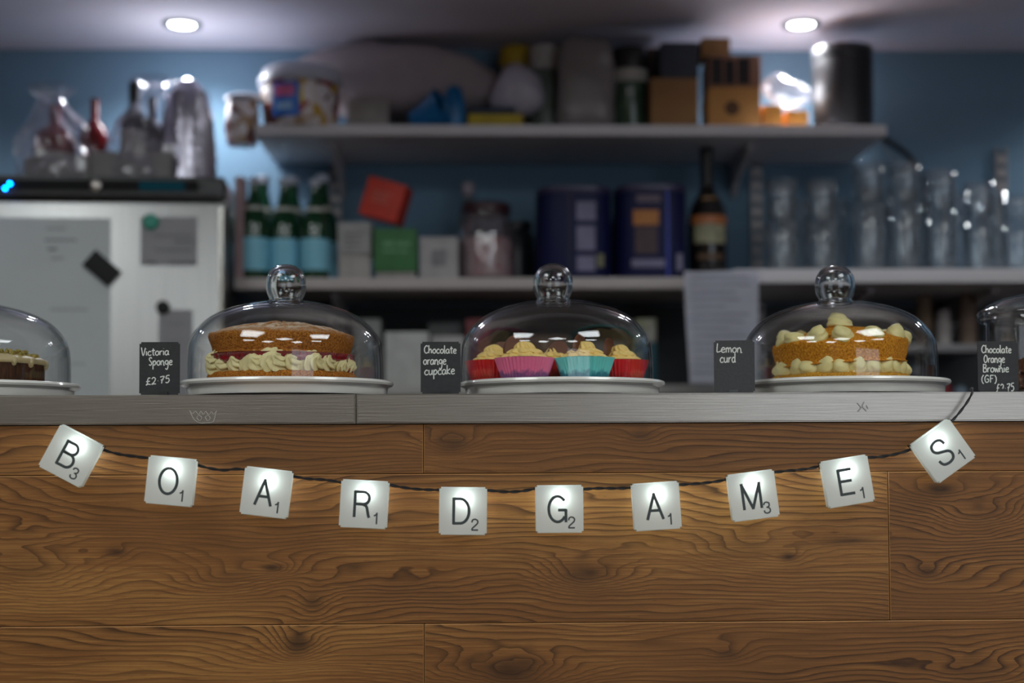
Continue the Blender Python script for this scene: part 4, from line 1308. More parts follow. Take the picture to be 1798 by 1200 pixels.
# ---- upper shelf items
UZ = Z_UP
def lat_item(name, label, cat, px, pytop, z0, Y, prof, m, rwpx, parts=(), group=None, seg=40, rf=None):
    """prof in units: r of half-width (1 = rwpx pixels), z of height (1 = top at pytop)"""
    top = P(px, pytop, Y)
    H = top.z - z0 - .0004
    Rr = P(px + rwpx, pytop, Y).x - top.x
    t = thing(name, label, cat, (top.x, Y, z0 + .0004), 0, group)
    lathe('body', [(r * Rr, z * H) for r, z in prof], m, t, seg=seg, angle=40, rf=rf)
    for (pn, pp, pm) in parts:
        lathe(pn, [(r * Rr, z * H) for r, z in pp], pm, t, seg=seg, angle=40)
    t['_R'] = Rr; t['_h'] = H
    return t
def sweets_mat():
    m = bpy.data.materials.new('mixed_sweets_in_tub')
    n, l = nodes_of(m)
    b = n['Principled BSDF']; b.inputs['Roughness'].default_value = .3
    tc = n.new('ShaderNodeTexCoord'); vo = n.new('ShaderNodeTexVoronoi'); vo.inputs['Scale'].default_value = 42
    l.new(tc.outputs['Object'], vo.inputs['Vector'])
    sp = n.new('ShaderNodeSeparateColor'); l.new(vo.outputs['Color'], sp.inputs[0])
    rp = n.new('ShaderNodeValToRGB'); rp.color_ramp.interpolation = 'CONSTANT'
    cols = [(0, srgb(225, 215, 215)), (.25, srgb(180, 150, 120)), (.42, srgb(170, 50, 50)), (.55, srgb(230, 225, 230)), (.72, srgb(200, 160, 60)), (.84, srgb(110, 60, 50))]
    rp.color_ramp.elements[0].color = cols[0][1]; rp.color_ramp.elements[1].position = cols[1][0]; rp.color_ramp.elements[1].color = cols[1][1]
    for p, c in cols[2:]:
        e = rp.color_ramp.elements.new(p); e.color = c
    l.new(sp.outputs[0], rp.inputs[0]); l.new(rp.outputs[0], b.inputs['Base Color'])
    return m
M_sweets = sweets_mat()
M_lid = mat('milky_plastic_lid', srgb(196, 200, 214), .35, var=.04)
def tub(label, px, rw, pytop, Y, z0=UZ):
    t = lat_item('sweet_tub', label, 'tub', px, pytop, z0, Y, [(0, 0), (.86, 0), (.88, .02), (.97, .70), (0, .70)], M_sweets, rw,
                 [('lid', [(0, .705), (1.0, .705), (1.03, .72), (1.03, .82), (.98, .86), (.92, .97), (.85, 1.0), (0, .985)], M_lid)], 'tubs of wrapped sweets')
    return t
t2 = tub('round tub of sweets with a blue and pink label, upper shelf left end', 528, 72, 124, 1.37)
Rr, H = t2['_R'], t2['_h']
def curved_patch(parent, R_, a0, a1, z0, z1, m, name='label_patch', seg=16, thick=.0008):
    bm = bmesh.new()
    A, B = [], []
    for i in range(seg + 1):
        a = a0 + (a1 - a0) * i / seg
        for (lst, z) in ((A, z0), (B, z1)):
            lst.append((bm.verts.new((R_ * math.cos(a), R_ * math.sin(a), z)), bm.verts.new(((R_ + thick) * math.cos(a), (R_ + thick) * math.sin(a), z))))
    for i in range(seg):
        bm.faces.new((A[i][1], A[i + 1][1], B[i + 1][1], B[i][1])); bm.faces.new((A[i][0], B[i][0], B[i + 1][0], A[i + 1][0]))
        bm.faces.new((A[i][0], A[i + 1][0], A[i + 1][1], A[i][1])); bm.faces.new((B[i][0], B[i][1], B[i + 1][1], B[i + 1][0]))
    for k in (0, seg):
        bm.faces.new((A[k][0], A[k][1], B[k][1], B[k][0]))
    return finish(name, bm, m, parent, smooth=True)
M_blueL = mat('bright_blue_label', srgb(30, 110, 205), .35)
curved_patch(t2, Rr * .975, R(-125), R(-85), H * .10, H * .66, M_blueL, 'blue_label')
curved_patch(t2, Rr * .985, R(-121), R(-92), H * .42, H * .60, mat('pink_label', srgb(220, 110, 160), .4), 'pink_label')
curved_patch(t2, Rr * .985, R(-84), R(-79), H * .3, H * .55, mat('yellow_label', srgb(220, 190, 60), .4), 'yellow_label')
curved_patch(t2, Rr * .985, R(-118), R(-95), H * .20, H * .33, mat('light_blue_print', srgb(150, 190, 230), .4), 'pale_print')
ta = thing('sweet_packet', 'white and red patterned packet hanging over the left end of the upper shelf', 'packet', (P(438, 190, 1.36).x, 1.36, UZ + .0005))
bm = bmesh.new()
vs = add_lathe(bm, [(.034, -.035), (.038, 0), (.036, .045), (.034, .062), (0, .064)], 32, lambda t, z, i: 1 + .07 * math.sin(4 * t + z * 60))
for v in vs: v.co.x -= .016
finish('packet_body', bm, M_sweets, ta, smooth=True)
lathe('lid', [(0, .064), (.042, .064), (.043, .072), (.036, .076), (0, .076)], M_lid, ta, 32, loc=(-.012, 0, 0))

# sack of flour: big soft pillow
def pillow(name, label, cat, x0, x1, pytop, z0, Y, depth, m, seed, n=2.6, droop=.0, base_flat=True, ztop_fn=None):
    a, b = P(x0, pytop, Y), P(x1, pytop, Y)
    w = b.x - a.x; H = a.z - z0
    bm = bmesh.new()
    bmesh.ops.create_uvsphere(bm, u_segments=48, v_segments=28, radius=1)
    for v in bm.verts:
        c = v.co
        f = lambda q: math.copysign(abs(q) ** (2 / n), q)
        x, y, z = f(c.x), f(c.y), f(c.z)
        x, y, z = x * w / 2, y * depth / 2, (z * .5 + .5) * H
        if ztop_fn: z *= ztop_fn(x / w + .5)
        p = Vector((x, y, z))
        nn = mn.noise(p * 14 + Vector((seed, 0, 0))) * .012 + mn.noise(p * 40 + Vector((seed, 3, 0))) * .004
        k = min(1, z / (H * .25))
        v.co = p + Vector((nn, nn * .6, nn * k))
        if v.co.z < .001: v.co.z = .0
    o = finish(name, bm, m, None, smooth=True, angle=80)
    o.location = ((a.x + b.x) / 2, Y, z0 + .0005)
    return tag(o, label, cat)
pillow('flour_sack', 'large slumped white sack lying along the upper shelf', 'sack', 506, 902, 78, UZ + .068, 1.53, .17, mat('white_woven_sack', srgb(168, 158, 160), .8, var=.05, scale=30, bump=.3), 1.0,
       ztop_fn=lambda u: .98 if u < .55 else max(.45, .98 - (u - .55) ** 1.7 * 1.6))
# things that carry the sack
pbox('storage_box', 'plain grey-white box under the sack on the upper shelf', 'box', 610, 682, 175, UZ, 1.42, .12, mat('offwhite_card', srgb(158, 152, 146), .8))
pbox('storage_box', 'dark low crate at the back of the upper shelf under the sack', 'box', 690, 860, 178, UZ, 1.50, .09, mat('dark_plastic_crate', srgb(44, 44, 50), .5))
# blue jug lying on its side: cone body with dark mouth
jg = thing('blue_jug', 'blue plastic jug leaning on its side under the sack', 'jug', (P(765, 200, 1.38).x, 1.38, UZ + .0005))
M_bl = mat('blue_plastic', srgb(16, 104, 160), .35)
bm = bmesh.new()
prof = [(0, -.050), (.030, -.050), (.034, -.045), (.040, .010), (.048, .030), (.045, .030), (.036, .008), (.030, -.040), (0, -.042)]
mt = Matrix.Translation((-.005, 0, .041)) @ Matrix.Rotation(R(62), 4, 'Y') @ Matrix.Rotation(R(20), 4, 'X')
vs = add_lathe(bm, prof, 36, None, mt, cap=False)
for v in bm.verts: v.co.z = max(v.co.z, 0)
finish('jug_body', bm, M_bl, jg, smooth=True)
bm = bmesh.new()
add_lathe(bm, [(0, 0), (.024, 0), (.026, .004), (.026, .060), (.018, .095), (.008, .104), (0, .105)], 28, None, Matrix.Translation((.042, -.005, 0)) @ Matrix.Scale(.75, 4, (0, 1, 0)))
finish('spout', bm, M_bl, jg, smooth=True)
bm = bmesh.new(); add_tube(bm, spline([(.018, -.038, .022), (.024, -.052, .036), (.022, -.052, .058), (.014, -.036, .070)], 5), .005, 8)
finish('handle', bm, M_bl, jg, smooth=True)
pbox('dish_cloth_pack', 'flat bright yellow pack on the upper shelf right of the blue jug', 'packet', 822, 918, 200, UZ, 1.36, .12, mat('yellow_pack', srgb(176, 152, 30), .6))
pbox('dish_cloth_pack', 'thin dark blue pack on top of the yellow pack', 'packet', 826, 905, 188, P(870, 200, 1.36).z + .001, 1.37, .10, mat('navy_pack', srgb(22, 42, 66), .6))
# white crumpled bag with yellow lid behind
pillow('carrier_bag', 'white crumpled plastic bag between the sack and the jars', 'bag', 862, 958, 112, UZ + .052, 1.45, .11, mat('white_plastic_bag', srgb(196, 192, 208), .35, bump=.4, scale=25), 5.0, 2.2, ztop_fn=lambda u: .55 + .45 * math.sin(PI * min(1, max(0, u * .9 + .1))))
lat_item('yellow_topped_tub', 'tub with a yellow lid standing behind the white bag', 'tub', 905, 86, UZ, 1.54, [(0, 0), (.9, 0), (.95, .8), (0, .8)], mat('cream_tub', srgb(150, 146, 130), .5), 28,
         [('lid', [(0, .805), (1, .805), (1.02, .82), (1.02, .99), (.97, 1), (0, 1)], mat('yellow_lid', srgb(180, 150, 36), .4))])
lat_item('storage_jar', 'tall jar with pale lid and dull green body on the upper shelf', 'jar', 958, 84, UZ, 1.47, [(0, 0), (.95, 0), (1, .03), (1, .68), (.9, .74), (0, .74)], mat('dull_green_jar', srgb(92, 104, 96), .35, var=.2, scale=20), 29,
         [('lid', [(0, .745), (.92, .745), (.94, .76), (.94, .98), (.9, 1), (0, 1)], mat('pale_lid', srgb(176, 172, 168), .5))])
pillow('wrapped_roll', 'tall grey plastic-wrapped roll on the upper shelf', 'roll', 978, 1076, 70, UZ, 1.43, .12, mat('grey_clear_wrap', srgb(132, 126, 126), .3, var=.08, scale=20, bump=.3), 9.0, 4.5)
lat_item('storage_jar', 'green jar with a black lid and white band on the upper shelf', 'jar', 1105, 88, UZ, 1.42, [(0, 0), (.95, 0), (1, .03), (1, .74), (0, .76)], mat('bottle_green_jar', srgb(52, 76, 60), .2, var=.25, scale=30, coat=.4), 31,
         [('lid', [(0, .765), (1.0, .765), (1.02, .78), (1.02, .98), (.98, 1), (0, 1)], M_blackplas), ('white_band', [(1.01, .60), (1.02, .605), (1.02, .74), (1.01, .745)], M_label)])
pbox('cardboard_box', 'plain brown cardboard box in the middle of the upper shelf', 'box', 1143, 1226, 137, UZ, 1.34, .15, M_card_board, flaps=True)
pbox('storage_box', 'dark blue-grey box on top of the plain brown cardboard box', 'box', 1160, 1226, 74, P(1180, 137, 1.34).z + .0014, 1.36, .12, mat('bluegrey_box', srgb(50, 56, 68), .6))
pbox('cardboard_box', 'dark brown tall carton behind the plain brown box', 'box', 1134, 1166, 84, UZ, 1.51, .08, mat('dark_brown_carton', srgb(64, 46, 36), .8))
b1 = pbox('cardboard_box', 'brown cardboard box with a round dark print, bottom of the right stack', 'box', 1246, 1338, 153, UZ, 1.34, .15, M_card_board2, rz=R(-3))
bm = bmesh.new(); add_lathe(bm, [(0, 0), (.017, 0), (.017, .0005), (0, .0005)], 24, None, Matrix.Translation((-.005, -.0752, .046)) @ Matrix.Rotation(R(90), 4, 'X'))
finish('round_print', bm, mat('dark_print', srgb(92, 66, 46), .8), b1)
b2 = pbox('cardboard_box', 'box with black printed front, in the middle of the right stack', 'box', 1246, 1338, 97, P(1290, 153, 1.34).z + .0014, 1.345, .13, mat('pinkbrown_carton', srgb(146, 108, 88), .8), rz=R(-2))
face_strips(b2, [(.04, .26, .08, .92), (.30, .5, .08, .85), (.55, .78, .08, .9)], mat('black_print', srgb(34, 28, 30), .7))
pbox('cardboard_box', 'small golden brown box at the top of the right stack', 'box', 1232, 1282, 66, P(1260, 97, 1.345).z + .0014, 1.36, .08, mat('golden_carton', srgb(156, 118, 76), .8))
def small_boxes():
    pbox('small_carton', 'small bright orange carton beside the cardboard stack on the upper shelf', 'box', 1340, 1374, 184, UZ, 1.35, .07, mat('orange_carton', srgb(214, 150, 70), .7), group='orange cartons on the upper shelf')
    pbox('small_carton', 'small orange carton nearest the black canister', 'box', 1380, 1420, 194, UZ, 1.37, .07, mat('orange_carton', srgb(214, 150, 70), .7), group='orange cartons on the upper shelf')
small_boxes()
pillow('plastic_bag', 'crumpled clear plastic bag on the orange cartons', 'bag', 1338, 1424, 120, P(1357, 184, 1.35).z + .002, 1.40, .09, thin_glass('clear_bag', f0=.05, power=2.6, body=.10, bodycol=(.35, .34, .4, 1), rough=.2), 12.0, 2.0, ztop_fn=lambda u: 1 - .5 * u)
lat_item('black_canister', 'tall black cylindrical canister at the right end of the upper shelf', 'canister', 1478, 88, UZ, 1.42, [(0, 0), (.97, 0), (1, .02), (1, .86), (.98, .865), (0, .865)], mat('black_tin', (.012, .012, .014, 1), .5), 52,
         [('lid', [(0, .87), (1.015, .87), (1.02, .88), (1.02, .985), (1, 1), (0, 1)], mat('black_lid', (.014, .014, .016, 1), .35))])
# cable on the wall
bm = bmesh.new()
add_tube(bm, spline([P(1535, 232, 1.60), P(1565, 250, 1.60), P(1592, 270, 1.606), P(1612, 295, 1.608), P(1622, 318, 1.608), P(1626, 360, 1.608), P(1628, 470, 1.608)], 6), .0062, 8)
tag(finish('wall_cable', bm, mat('grey_cable', srgb(40, 50, 58), .6), smooth=True), 'dark cable running down the blue wall behind the glasses', 'cable')

# ---- lower shelf items
LZ = Z_LOW
WATER = [(0, 0), (.135, 0), (.145, .02), (.145, .50), (.135, .58), (.075, .74), (.052, .84), (.050, .93), (0, .93)]
M_green = mat('green_glass_bottle', srgb(12, 60, 34), .12, coat=.5)
M_aqua = mat('aqua_label', srgb(134, 200, 222), .6, var=.06, scale=20)
M_capw = mat('white_cap', srgb(190, 196, 212), .4)
def water(label, px, top, Y, base=LZ):
    t, H = bottle('water_bottle', label, px, top, base, Y, WATER, M_green,
        [('wrap_label', [(.1465, .08), (.148, .085), (.148, .39), (.1465, .395)], M_aqua), ('neck_label', [(.118, .60), (.120, .61), (.092, .70), (.090, .71)], M_label),
         ('cap', [(0, .932), (.055, .932), (.056, .94), (.056, .995), (.05, 1), (0, 1)], M_capw)], 'green water bottles on the lower shelf', seg=32)
    return t
for (px, top, Y, lab) in ((447, 312, 1.34, 'green water bottle with aqua label nearest the fridge, front row'), (500, 314, 1.36, 'green water bottle with aqua label, second in the front row'),
                          (553, 316, 1.34, 'green water bottle with aqua label, third in the front row, by the white boxes'), (462, 310, 1.51, 'green water bottle behind, closest to the fridge side'),
                          (514, 312, 1.51, 'green water bottle behind, between the first and second front bottles'), (566, 308, 1.51, 'green water bottle behind, right by the shelf upright')):
    water(lab, px, top, Y)
# striped pack between the fridge and bottles
pb = pbox('striped_pack', 'tall pinkish striped pack wedged between the fridge and the water bottles', 'box', 412, 428, 310, LZ, 1.31, .05, mat('dusty_pink_pack', srgb(168, 140, 142), .7))
pbox('small_carton', 'lower grey-white small box left of the green box', 'box', 592, 648, 448, LZ, 1.33, .075, mat('greywhite_carton', srgb(168, 162, 156), .7), rz=R(5), group='small grey-white cartons')
q = pbox('small_carton', 'upper grey-white small box stacked left of the green box', 'box', 594, 652, 390, P(620, 448, 1.33).z + .0012, 1.33, .075, mat('greywhite_carton2', srgb(160, 158, 156), .7), rz=R(-3), group='small grey-white cartons')
face_strips(q, [(.25, .8, .6, .66), (.2, .75, .42, .48), (.25, .7, .25, .3)], mat('grey_print', srgb(120, 118, 120), .7))
bs = pbox('tea_box', 'white box under the green box on the lower shelf', 'box', 660, 730, 478, LZ, 1.33, .08, mat('offwhite_box', srgb(150, 144, 140), .7), group='tea boxes on the lower shelf')
g = pbox('tea_box', 'green box with pale lettering, below the tilted red box', 'box', 656, 732, 401, P(690, 478, 1.33).z + .0012, 1.33, .08, mat('green_box', srgb(54, 112, 60), .6), group='tea boxes on the lower shelf')
face_strips(g, [(.2, .46, .60, .68), (.52, .85, .60, .68), (.2, .55, .44, .50), (.6, .8, .44, .50)], mat('pale_green_print', srgb(110, 160, 120), .7))
wbx = pbox('tea_box', 'white box with a square grey print, left of the marshmallow jar', 'box', 737, 804, 416, LZ, 1.33, .08, mat('white_box', srgb(172, 168, 168), .7), group='tea boxes on the lower shelf')
face_strips(wbx, [(.30, .70, .30, .70)], mat('grey_print2', srgb(132, 130, 132), .7)); 
# tilted red box on the green one
gz = P(690, 401, 1.33).z
rb = thing('tea_box', 'bright red box tilted on edge on top of the green box', 'box', (P(676, 352, 1.345).x, 1.38, P(676, 350, 1.345).z), 0, 'tea boxes on the lower shelf')
bm = bmesh.new(); add_box(bm, -.045, .045, -.035, .035, -.044, .044)
rbc = finish('carton', bm, mat('red_box', srgb(206, 56, 36), .55), rb, smooth=True, bevel=.002)
rb.rotation_euler = (0, R(17), R(-10))
bm = bmesh.new()
for (x0, x1, z) in ((-.026, .022, .012), (-.026, .010, .002), (-.026, .016, -.008)): add_box(bm, x0, x1, -.0357, -.0351, z, z + .004)
finish('printed_lines', bm, mat('pale_red_print', srgb(206, 110, 90), .6), rb)
# marshmallow jar
M_mallow = mat('pink_white_marshmallows', srgb(196, 130, 140), .8, scale=38, col2=srgb(214, 196, 196), bump=.6)
mj = lat_item('sweet_jar', 'glass jar of pink marshmallows with a dark lid on the lower shelf', 'jar', 853, 360, LZ, 1.42, [(0, 0), (.94, 0), (1, .05), (1, .55), (.96, .68), (.78, .84), (.78, .86), (.75, .86), (.75, .84), (.92, .68), (.96, .55), (.96, .06), (0, .04)],
              thin_glass('jar_glass_back', f0=.08, power=2, body=.12, bodycol=(.3, .25, .27, 1)), 52,
              [('marshmallows', [(0, .05), (.93, .06), (.94, .50), (.8, .56), (.4, .53), (0, .57)], M_mallow), ('lid', [(0, .865), (.82, .865), (.84, .88), (.84, .98), (.8, 1), (0, 1)], mat('maroon_lid', srgb(62, 36, 42), .4))])
lat_item('small_bottle', 'small clear bottle with pale cap behind the marshmallow jar', 'bottle', 822, 322, LZ, 1.53, [(0, 0), (.95, 0), (1, .04), (1, .62), (.5, .78), (.45, .88), (0, .88)], mat('grey_glass', srgb(90, 100, 108), .2), 20,
         [('cap', [(0, .885), (.55, .885), (.55, 1), (0, 1)], mat('pale_cap', srgb(168, 156, 168), .5))])
lat_item('sweet_jar', 'dark glass jar just right of the marshmallow jar', 'jar', 905, 392, LZ, 1.50, [(0, 0), (.95, 0), (1, .05), (1, .8), (.8, .88), (0, .88)], mat('dark_jar', srgb(36, 40, 44), .3), 32,
         [('lid', [(0, .885), (.85, .885), (.87, 1), (0, 1)], M_blackplas)])
# two navy tins
M_navy = mat('navy_tin', srgb(14, 20, 66), .55, var=.06, spec=.3)
def tin(label, x0, x1, top, Y, rz):
    cx_ = (x0 + x1) / 2
    a, b = P(x0, top, Y), P(x1, top, Y)
    r = (b.x - a.x) / 2; H = a.z - LZ - .0004
    t = thing('hot_chocolate_tin', label, 'tin', ((a.x + b.x) / 2, Y, LZ + .0004), rz, 'navy hot chocolate tins')
    sq = lambda th, z, i: 1 / (abs(math.cos(th)) ** 3.4 + abs(math.sin(th)) ** 3.4) ** (1 / 3.4)
    lathe('body', [(0, 0), (r * .97, 0), (r * .985, .004), (r * .985, H * .93), (0, H * .93)], M_navy, t, seg=64, rf=sq)
    lathe('lid', [(0, H * .932), (r * .99, H * .932), (r, H * .94), (r, H * .985), (r * .95, H), (0, H * .99)], mat('tin_lid', srgb(66, 62, 92), .3), t, seg=64, rf=sq)
    return t, r, H
t, r, H = tin('navy tin with a pale printed column, left of the pair', 940, 1072, 337, 1.41, 0)
def front(t, r, strips, m, name):
    bm = bmesh.new()
    for (u0, u1, v0, v1) in strips: add_box(bm, r * u0, r * u1, -r * .985 - .0012, -r * .985 + .002, v0, v1)
    return finish(name, bm, m, t, bevel=.0003)
M_tp = mat('lilac_grey_print', srgb(122, 118, 146), .6)
front(t, r, [(.02, .52, H * .62, H * .82), (.02, .5, H * .30, H * .56), (.02, .5, H * .08, H * .24)], M_tp, 'printed_column')
front(t, r, [(-.2, -.12, .003, H * .93)], mat('dark_seam_print', srgb(10, 14, 50), .6), 'dark_stripe')
front(t, r, [(.55, .72, H * .12, H * .26)], mat('olive_print', srgb(120, 118, 90), .6), 'leaf_print')
t, r, H = tin('navy tin with an orange and brown mug picture, right of the pair', 1076, 1202, 334, 1.41, 0)
front(t, r, [(-.55, .15, H * .56, H * .72)], mat('orange_print', srgb(176, 112, 52), .6), 'mug_picture')
front(t, r, [(-.5, .1, H * .26, H * .54)], mat('brown_print', srgb(74, 52, 56), .6), 'mug_shadow_print')
front(t, r, [(-.6, .3, H * .12, H * .2)], M_tp, 'printed_lettering')
front(t, r, [(-.45, .2, H * .80, H * .88)], mat('dull_gold_print', srgb(104, 88, 104), .6), 'gold_lettering')
front(t, r, [(.36, .42, .003, H * .93)], mat('bright_blue_print', srgb(26, 50, 170), .4), 'blue_edge_stripe')
front(t, r, [(.62, .78, H * .08, H * .26)], M_tp, 'side_print')
# liqueur bottle
LIQ = [(0, 0), (.132, 0), (.140, .012), (.145, .30), (.145, .44), (.135, .53), (.105, .60), (.062, .67), (.046, .73), (.044, .88), (0, .88)]
M_dk = mat('dark_brown_bottle', (.012, .010, .009, 1), .15, coat=.5)
tb, H = bottle('liqueur_bottle', 'dark brown cream liqueur bottle with orange and cream label, beside the tins', 1241, 262, LZ, 1.42, LIQ, M_dk,
     [('capsule', [(.047, .70), (.0475, .80), (.0475, .97), (.052, .975), (.052, 1), (0, 1)], M_blackplas)])
curved_patch(tb, H * .1455, R(-150), R(-30), H * .42, H * .485, mat('copper_label', srgb(176, 104, 56), .5), 'copper_label')
curved_patch(tb, H * .1458, R(-140), R(-40), H * .28, H * .415, mat('cream_label', srgb(176, 168, 138), .6, var=.3, scale=60, col2=srgb(120, 124, 96)), 'cream_label')
curved_patch(tb, H * .1458, R(-130), R(-50), H * .16, H * .20, mat('bronze_label', srgb(92, 66, 44), .6), 'bronze_label')
curved_patch(tb, H * .098, R(-125), R(-55), H * .60, H * .625, mat('gold_seal', srgb(150, 108, 60), .4), 'gold_seal')

# ---- drinking glasses
proto = None
def tumbler(label, px, z0, Y, rpx, top_py, group, upside=False):
    top = P(px, top_py, Y)
    r = P(px + rpx, top_py, Y).x - top.x
    H = top.z - z0 - .0006
    t = thing('drinking_glass', label, 'glass', (top.x, Y, z0 + .0005), 0, group)
    prof = [(0, 0), (r * .80, 0), (r * .84, .002), (r * .93, H * .55), (r, H - .001), (r - .0012, H), (r - .0024, H - .001), (r * .93 - .0028, H * .55), (r * .80 - .002, .011), (0, .009)]
    lathe('tumbler', prof, M_tumbler, t, seg=40, cap=False, angle=60)
    return t, top.z
ordn = ['leftmost', 'second', 'third', 'fourth', 'fifth', 'sixth', 'seventh', 'eighth']
cols = [(1372, 30, 392, 318), (1442, 30, 392, 318), (1525, 31, 358, 286), (1588, 31, 358, 286), (1652, 29, 372, 300), (1719, 29, 385, 322), (1785, 29, 395, 345)]
for i, (px, rp_, ym, yt) in enumerate(cols):
    g = 'clear glasses on the right shelf'
    _, z1 = tumbler('lower clear glass in the %s column of the glass shelf, front row' % ordn[i], px, LZ + .0055, 1.30, rp_, ym, g)
    tumbler('upper clear glass in the %s column of the glass shelf, front row' % ordn[i], px, z1 + .0006, 1.30, rp_ - 1, yt, g)
for i, (px, yt) in enumerate([(1392, 352), (1462, 352), (1540, 330), (1608, 330), (1676, 340), (1742, 340)]):
    tumbler('tall clear glass in the back row, %s from the left' % ordn[i], px, LZ + .0055, 1.42, 28, yt, 'clear glasses at the back of the right shelf')

# ---- paper list hanging from the shelf
px0, px1 = P(1190, 500, 1.285).x, P(1318, 500, 1.285).x
zt, zb = P(1250, 486, 1.285).z, P(1250, 678, 1.285).z
bm = bmesh.new()
N, Mv = 12, 18
grid = [[None] * (N + 1) for _ in range(Mv + 1)]
for j in range(Mv + 1):
    v = j / Mv
    for i in range(N + 1):
        u = i / N
        x = px0 + (px1 - px0) * (u + .045 * v * (1 - 2 * u) * 1.0)
        y = 1.19 + .006 * math.sin(u * 7 + v * 5) - .012 * v
        grid[j][i] = bm.verts.new((x, y, zt + (zb - zt) * v))
for j in range(Mv):
    for i in range(N):
        bm.faces.new((grid[j][i], grid[j + 1][i], grid[j + 1][i + 1], grid[j][i + 1]))
bmesh.ops.solidify(bm, geom=list(bm.faces), thickness=.0004)
pl = thing('paper_list', 'long white printed paper sheet hanging from the lower shelf edge', 'paper', ((px0 + px1) / 2, 1.19, zt))
o = finish('sheet', bm, mat('printed_list_paper', srgb(222, 222, 236), .85, scale=12, col2=srgb(238, 238, 248), stretch=(1, 1, 5)), pl, smooth=True)
o.location = -pl.location
bm = bmesh.new()
for j in range(14):
    z = zt + (zb - zt) * (.06 + .065 * j)
    a = px0 + (px1 - px0) * .1; b = a + (px1 - px0) * rnd.uniform(.4, .8)
    v_ = (.06 + .065 * j)
    pts = [(a + (b - a) * i / 10 , 1.1875 - .012 * v_ + .006 * math.sin((a + (b - a) * i / 10 - px0) / (px1 - px0) * 7 + v_ * 5) , z) for i in range(11)]
    add_tube(bm, [Vector(p) - pl.location for p in pts], .0012, 4)
finish('typed_lines', bm, mat('soft_grey_type', srgb(150, 152, 162), .8), pl)

# ---- items on the lowest shelf
TZ = Z_TH
pbox('white_carton', 'tall white carton behind the Victoria Sponge dome, right side', 'box', 676, 752, 583, TZ, 1.33, .09, mat('white_carton_card', srgb(190, 190, 186), .7), group='white cartons on the lowest shelf')
pbox('white_carton', 'white carton next right, behind the chocolate orange card', 'box', 758, 815, 590, TZ, 1.34, .09, mat('white_carton_card2', srgb(176, 172, 170), .7), group='white cartons on the lowest shelf')
pbox('white_carton', 'grey-white carton further back with a dark top, behind the jam cake dome', 'box', 622, 668, 560, TZ, 1.42, .09, mat('white_carton_card3', srgb(140, 140, 138), .7), group='white cartons on the lowest shelf')
pbox('black_box', 'low black box behind the white cartons', 'box', 752, 812, 566, TZ, 1.45, .08, M_blackplas)
pbox('teal_box', 'narrow teal carton right of the cupcake dome', 'box', 1112, 1153, 602, TZ, 1.36, .10, mat('teal_carton', srgb(20, 84, 96), .5))
pbox('teal_box', 'small olive and white box on top of the teal carton', 'box', 1116, 1152, 560, P(1130, 602, 1.36).z + .0012, 1.365, .08, mat('olive_carton', srgb(110, 112, 60), .6, scale=18, col2=srgb(190, 186, 180)))
pbox('red_tin', 'dark red tin seen through the left side of the cupcake dome', 'tin', 818, 860, 560, TZ, 1.38, .07, mat('dark_red_tin', srgb(110, 24, 34), .5))
pbox('cake_box', 'brown box seen through the cupcake dome', 'box', 900, 1000, 590, TZ, 1.42, .10, mat('mid_brown_box', srgb(104, 82, 66), .7))
pbox('cake_box', 'grey box seen through the right of the cupcake dome', 'box', 1010, 1100, 600, TZ, 1.40, .10, mat('mid_grey_box', srgb(96, 98, 100), .7))
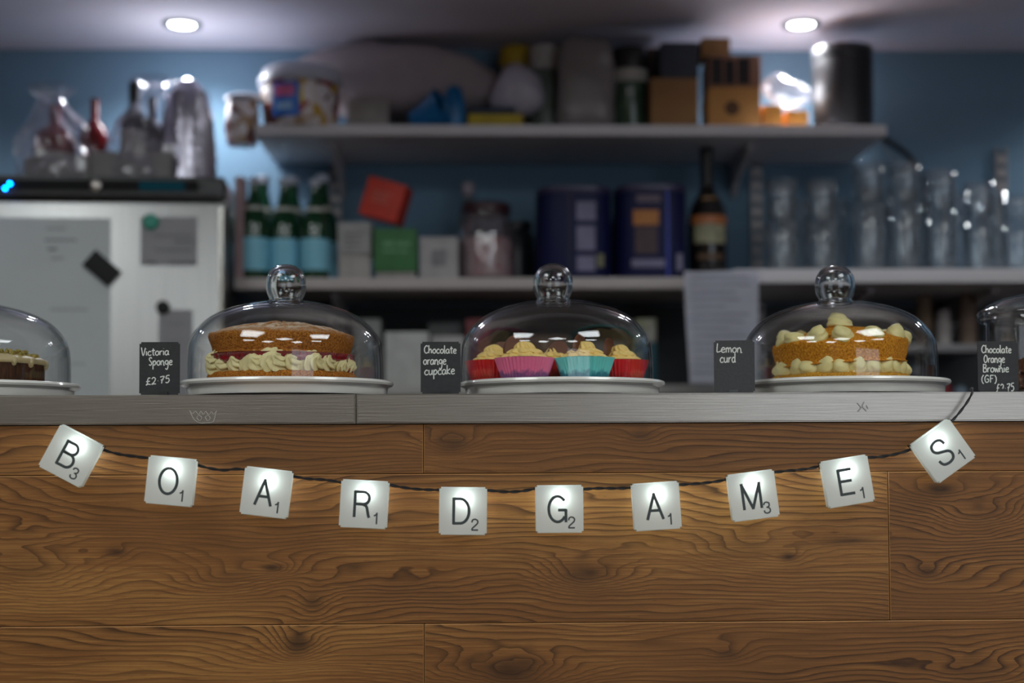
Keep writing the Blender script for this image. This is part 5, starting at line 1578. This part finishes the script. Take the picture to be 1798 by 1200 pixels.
# ---- paper cups on the short shelf
def cups(label, px, rp_, ytop, m, n):
    top = P(px, ytop, 1.42); base = Z_CUP
    H = top.z - base
    r = P(px + rp_, ytop, 1.42).x - top.x
    t = thing('paper_cup_stack', label, 'cups', (top.x, 1.42, base + .0004), 0, 'stacks of paper cups')
    h1 = H * .55 if n > 1 else H
    st = (H - h1) / max(1, n - 1)
    pro = None
    for i in range(n):
        o = lathe('cup', [(0, 0), (r, 0), (r * 1.04, h1 * .05), (r * .78, h1), (0, h1)], m, t, seg=28) if pro is None else pro.copy()
        if pro is not None: C.objects.link(o); o.parent = t
        pro = pro or o
        o.location = (0, 0, i * st)
    return t
cups('tan paper cup stack, left on the short shelf behind the lemon cake dome', 1622, 14, 522, mat('tan_cup', srgb(120, 100, 80), .7), 4)
cups('white paper cup stack, middle of the short shelf', 1656, 13, 546, mat('white_cup', srgb(186, 180, 176), .7), 3)
cups('tall brown paper cup stack, right on the short shelf', 1698, 15, 516, mat('brown_cup', srgb(124, 104, 90), .7), 5)
# low clutter behind the counter between the lemon dome and the jar
lowz = Z_TH - .04
bc = thing('back_counter', 'dark back counter below the short shelf, mostly hidden by the serving counter', 'counter', (.6, 1.3, 0))
box('cupboard', -.55, 1.0, -.02, .30, 0, lowz - .03, mat('dark_cupboard', srgb(40, 42, 46), .5), bc, .002)
box('cupboard_top', -.56, 1.02, -.04, .305, lowz - .03, lowz, mat('dark_worktop', srgb(54, 56, 60), .4), bc, .002)
def ball_item(name, label, cat, px, py, rp_, m, Y=1.34):
    c = P(px, py, Y); r = P(px + rp_, py, Y).x - c.x
    H = c.z + r - lowz
    t = thing(name, label, cat, (c.x, Y, lowz + .0004))
    lathe('body', smooth_prof([(0, 0), (r * .6, 0), (r, H * .4), (r, H * .7), (r * .5, H * .95), (0, H)], 3), m, t, 32)
    lathe('cap', [(0, H), (r * .3, H), (r * .3, H + .008), (0, H + .009)], M_blackplas, t, 20)
ball_item('red_squeeze_bottle', 'small dark red bottle behind the plate edge of the lemon cake', 'bottle', 1658, 682, 12, mat('deep_red_plastic', srgb(130, 24, 30), .35))
ball_item('pale_glass_pot', 'round pale glass pot right of the small red bottle', 'pot', 1686, 690, 12, mat('pale_pot', srgb(120, 136, 150), .15, coat=.5))
ball_item('dark_teal_kettle', 'dark teal rounded kettle behind the lemon cake dome, low on the right', 'kettle', 1600, 660, 40, mat('dark_teal_enamel', srgb(24, 40, 52), .35), 1.45)

for o in bpy.data.objects:
    for k in ('_w', '_h', '_d', '_R'):
        if k in o: del o[k]
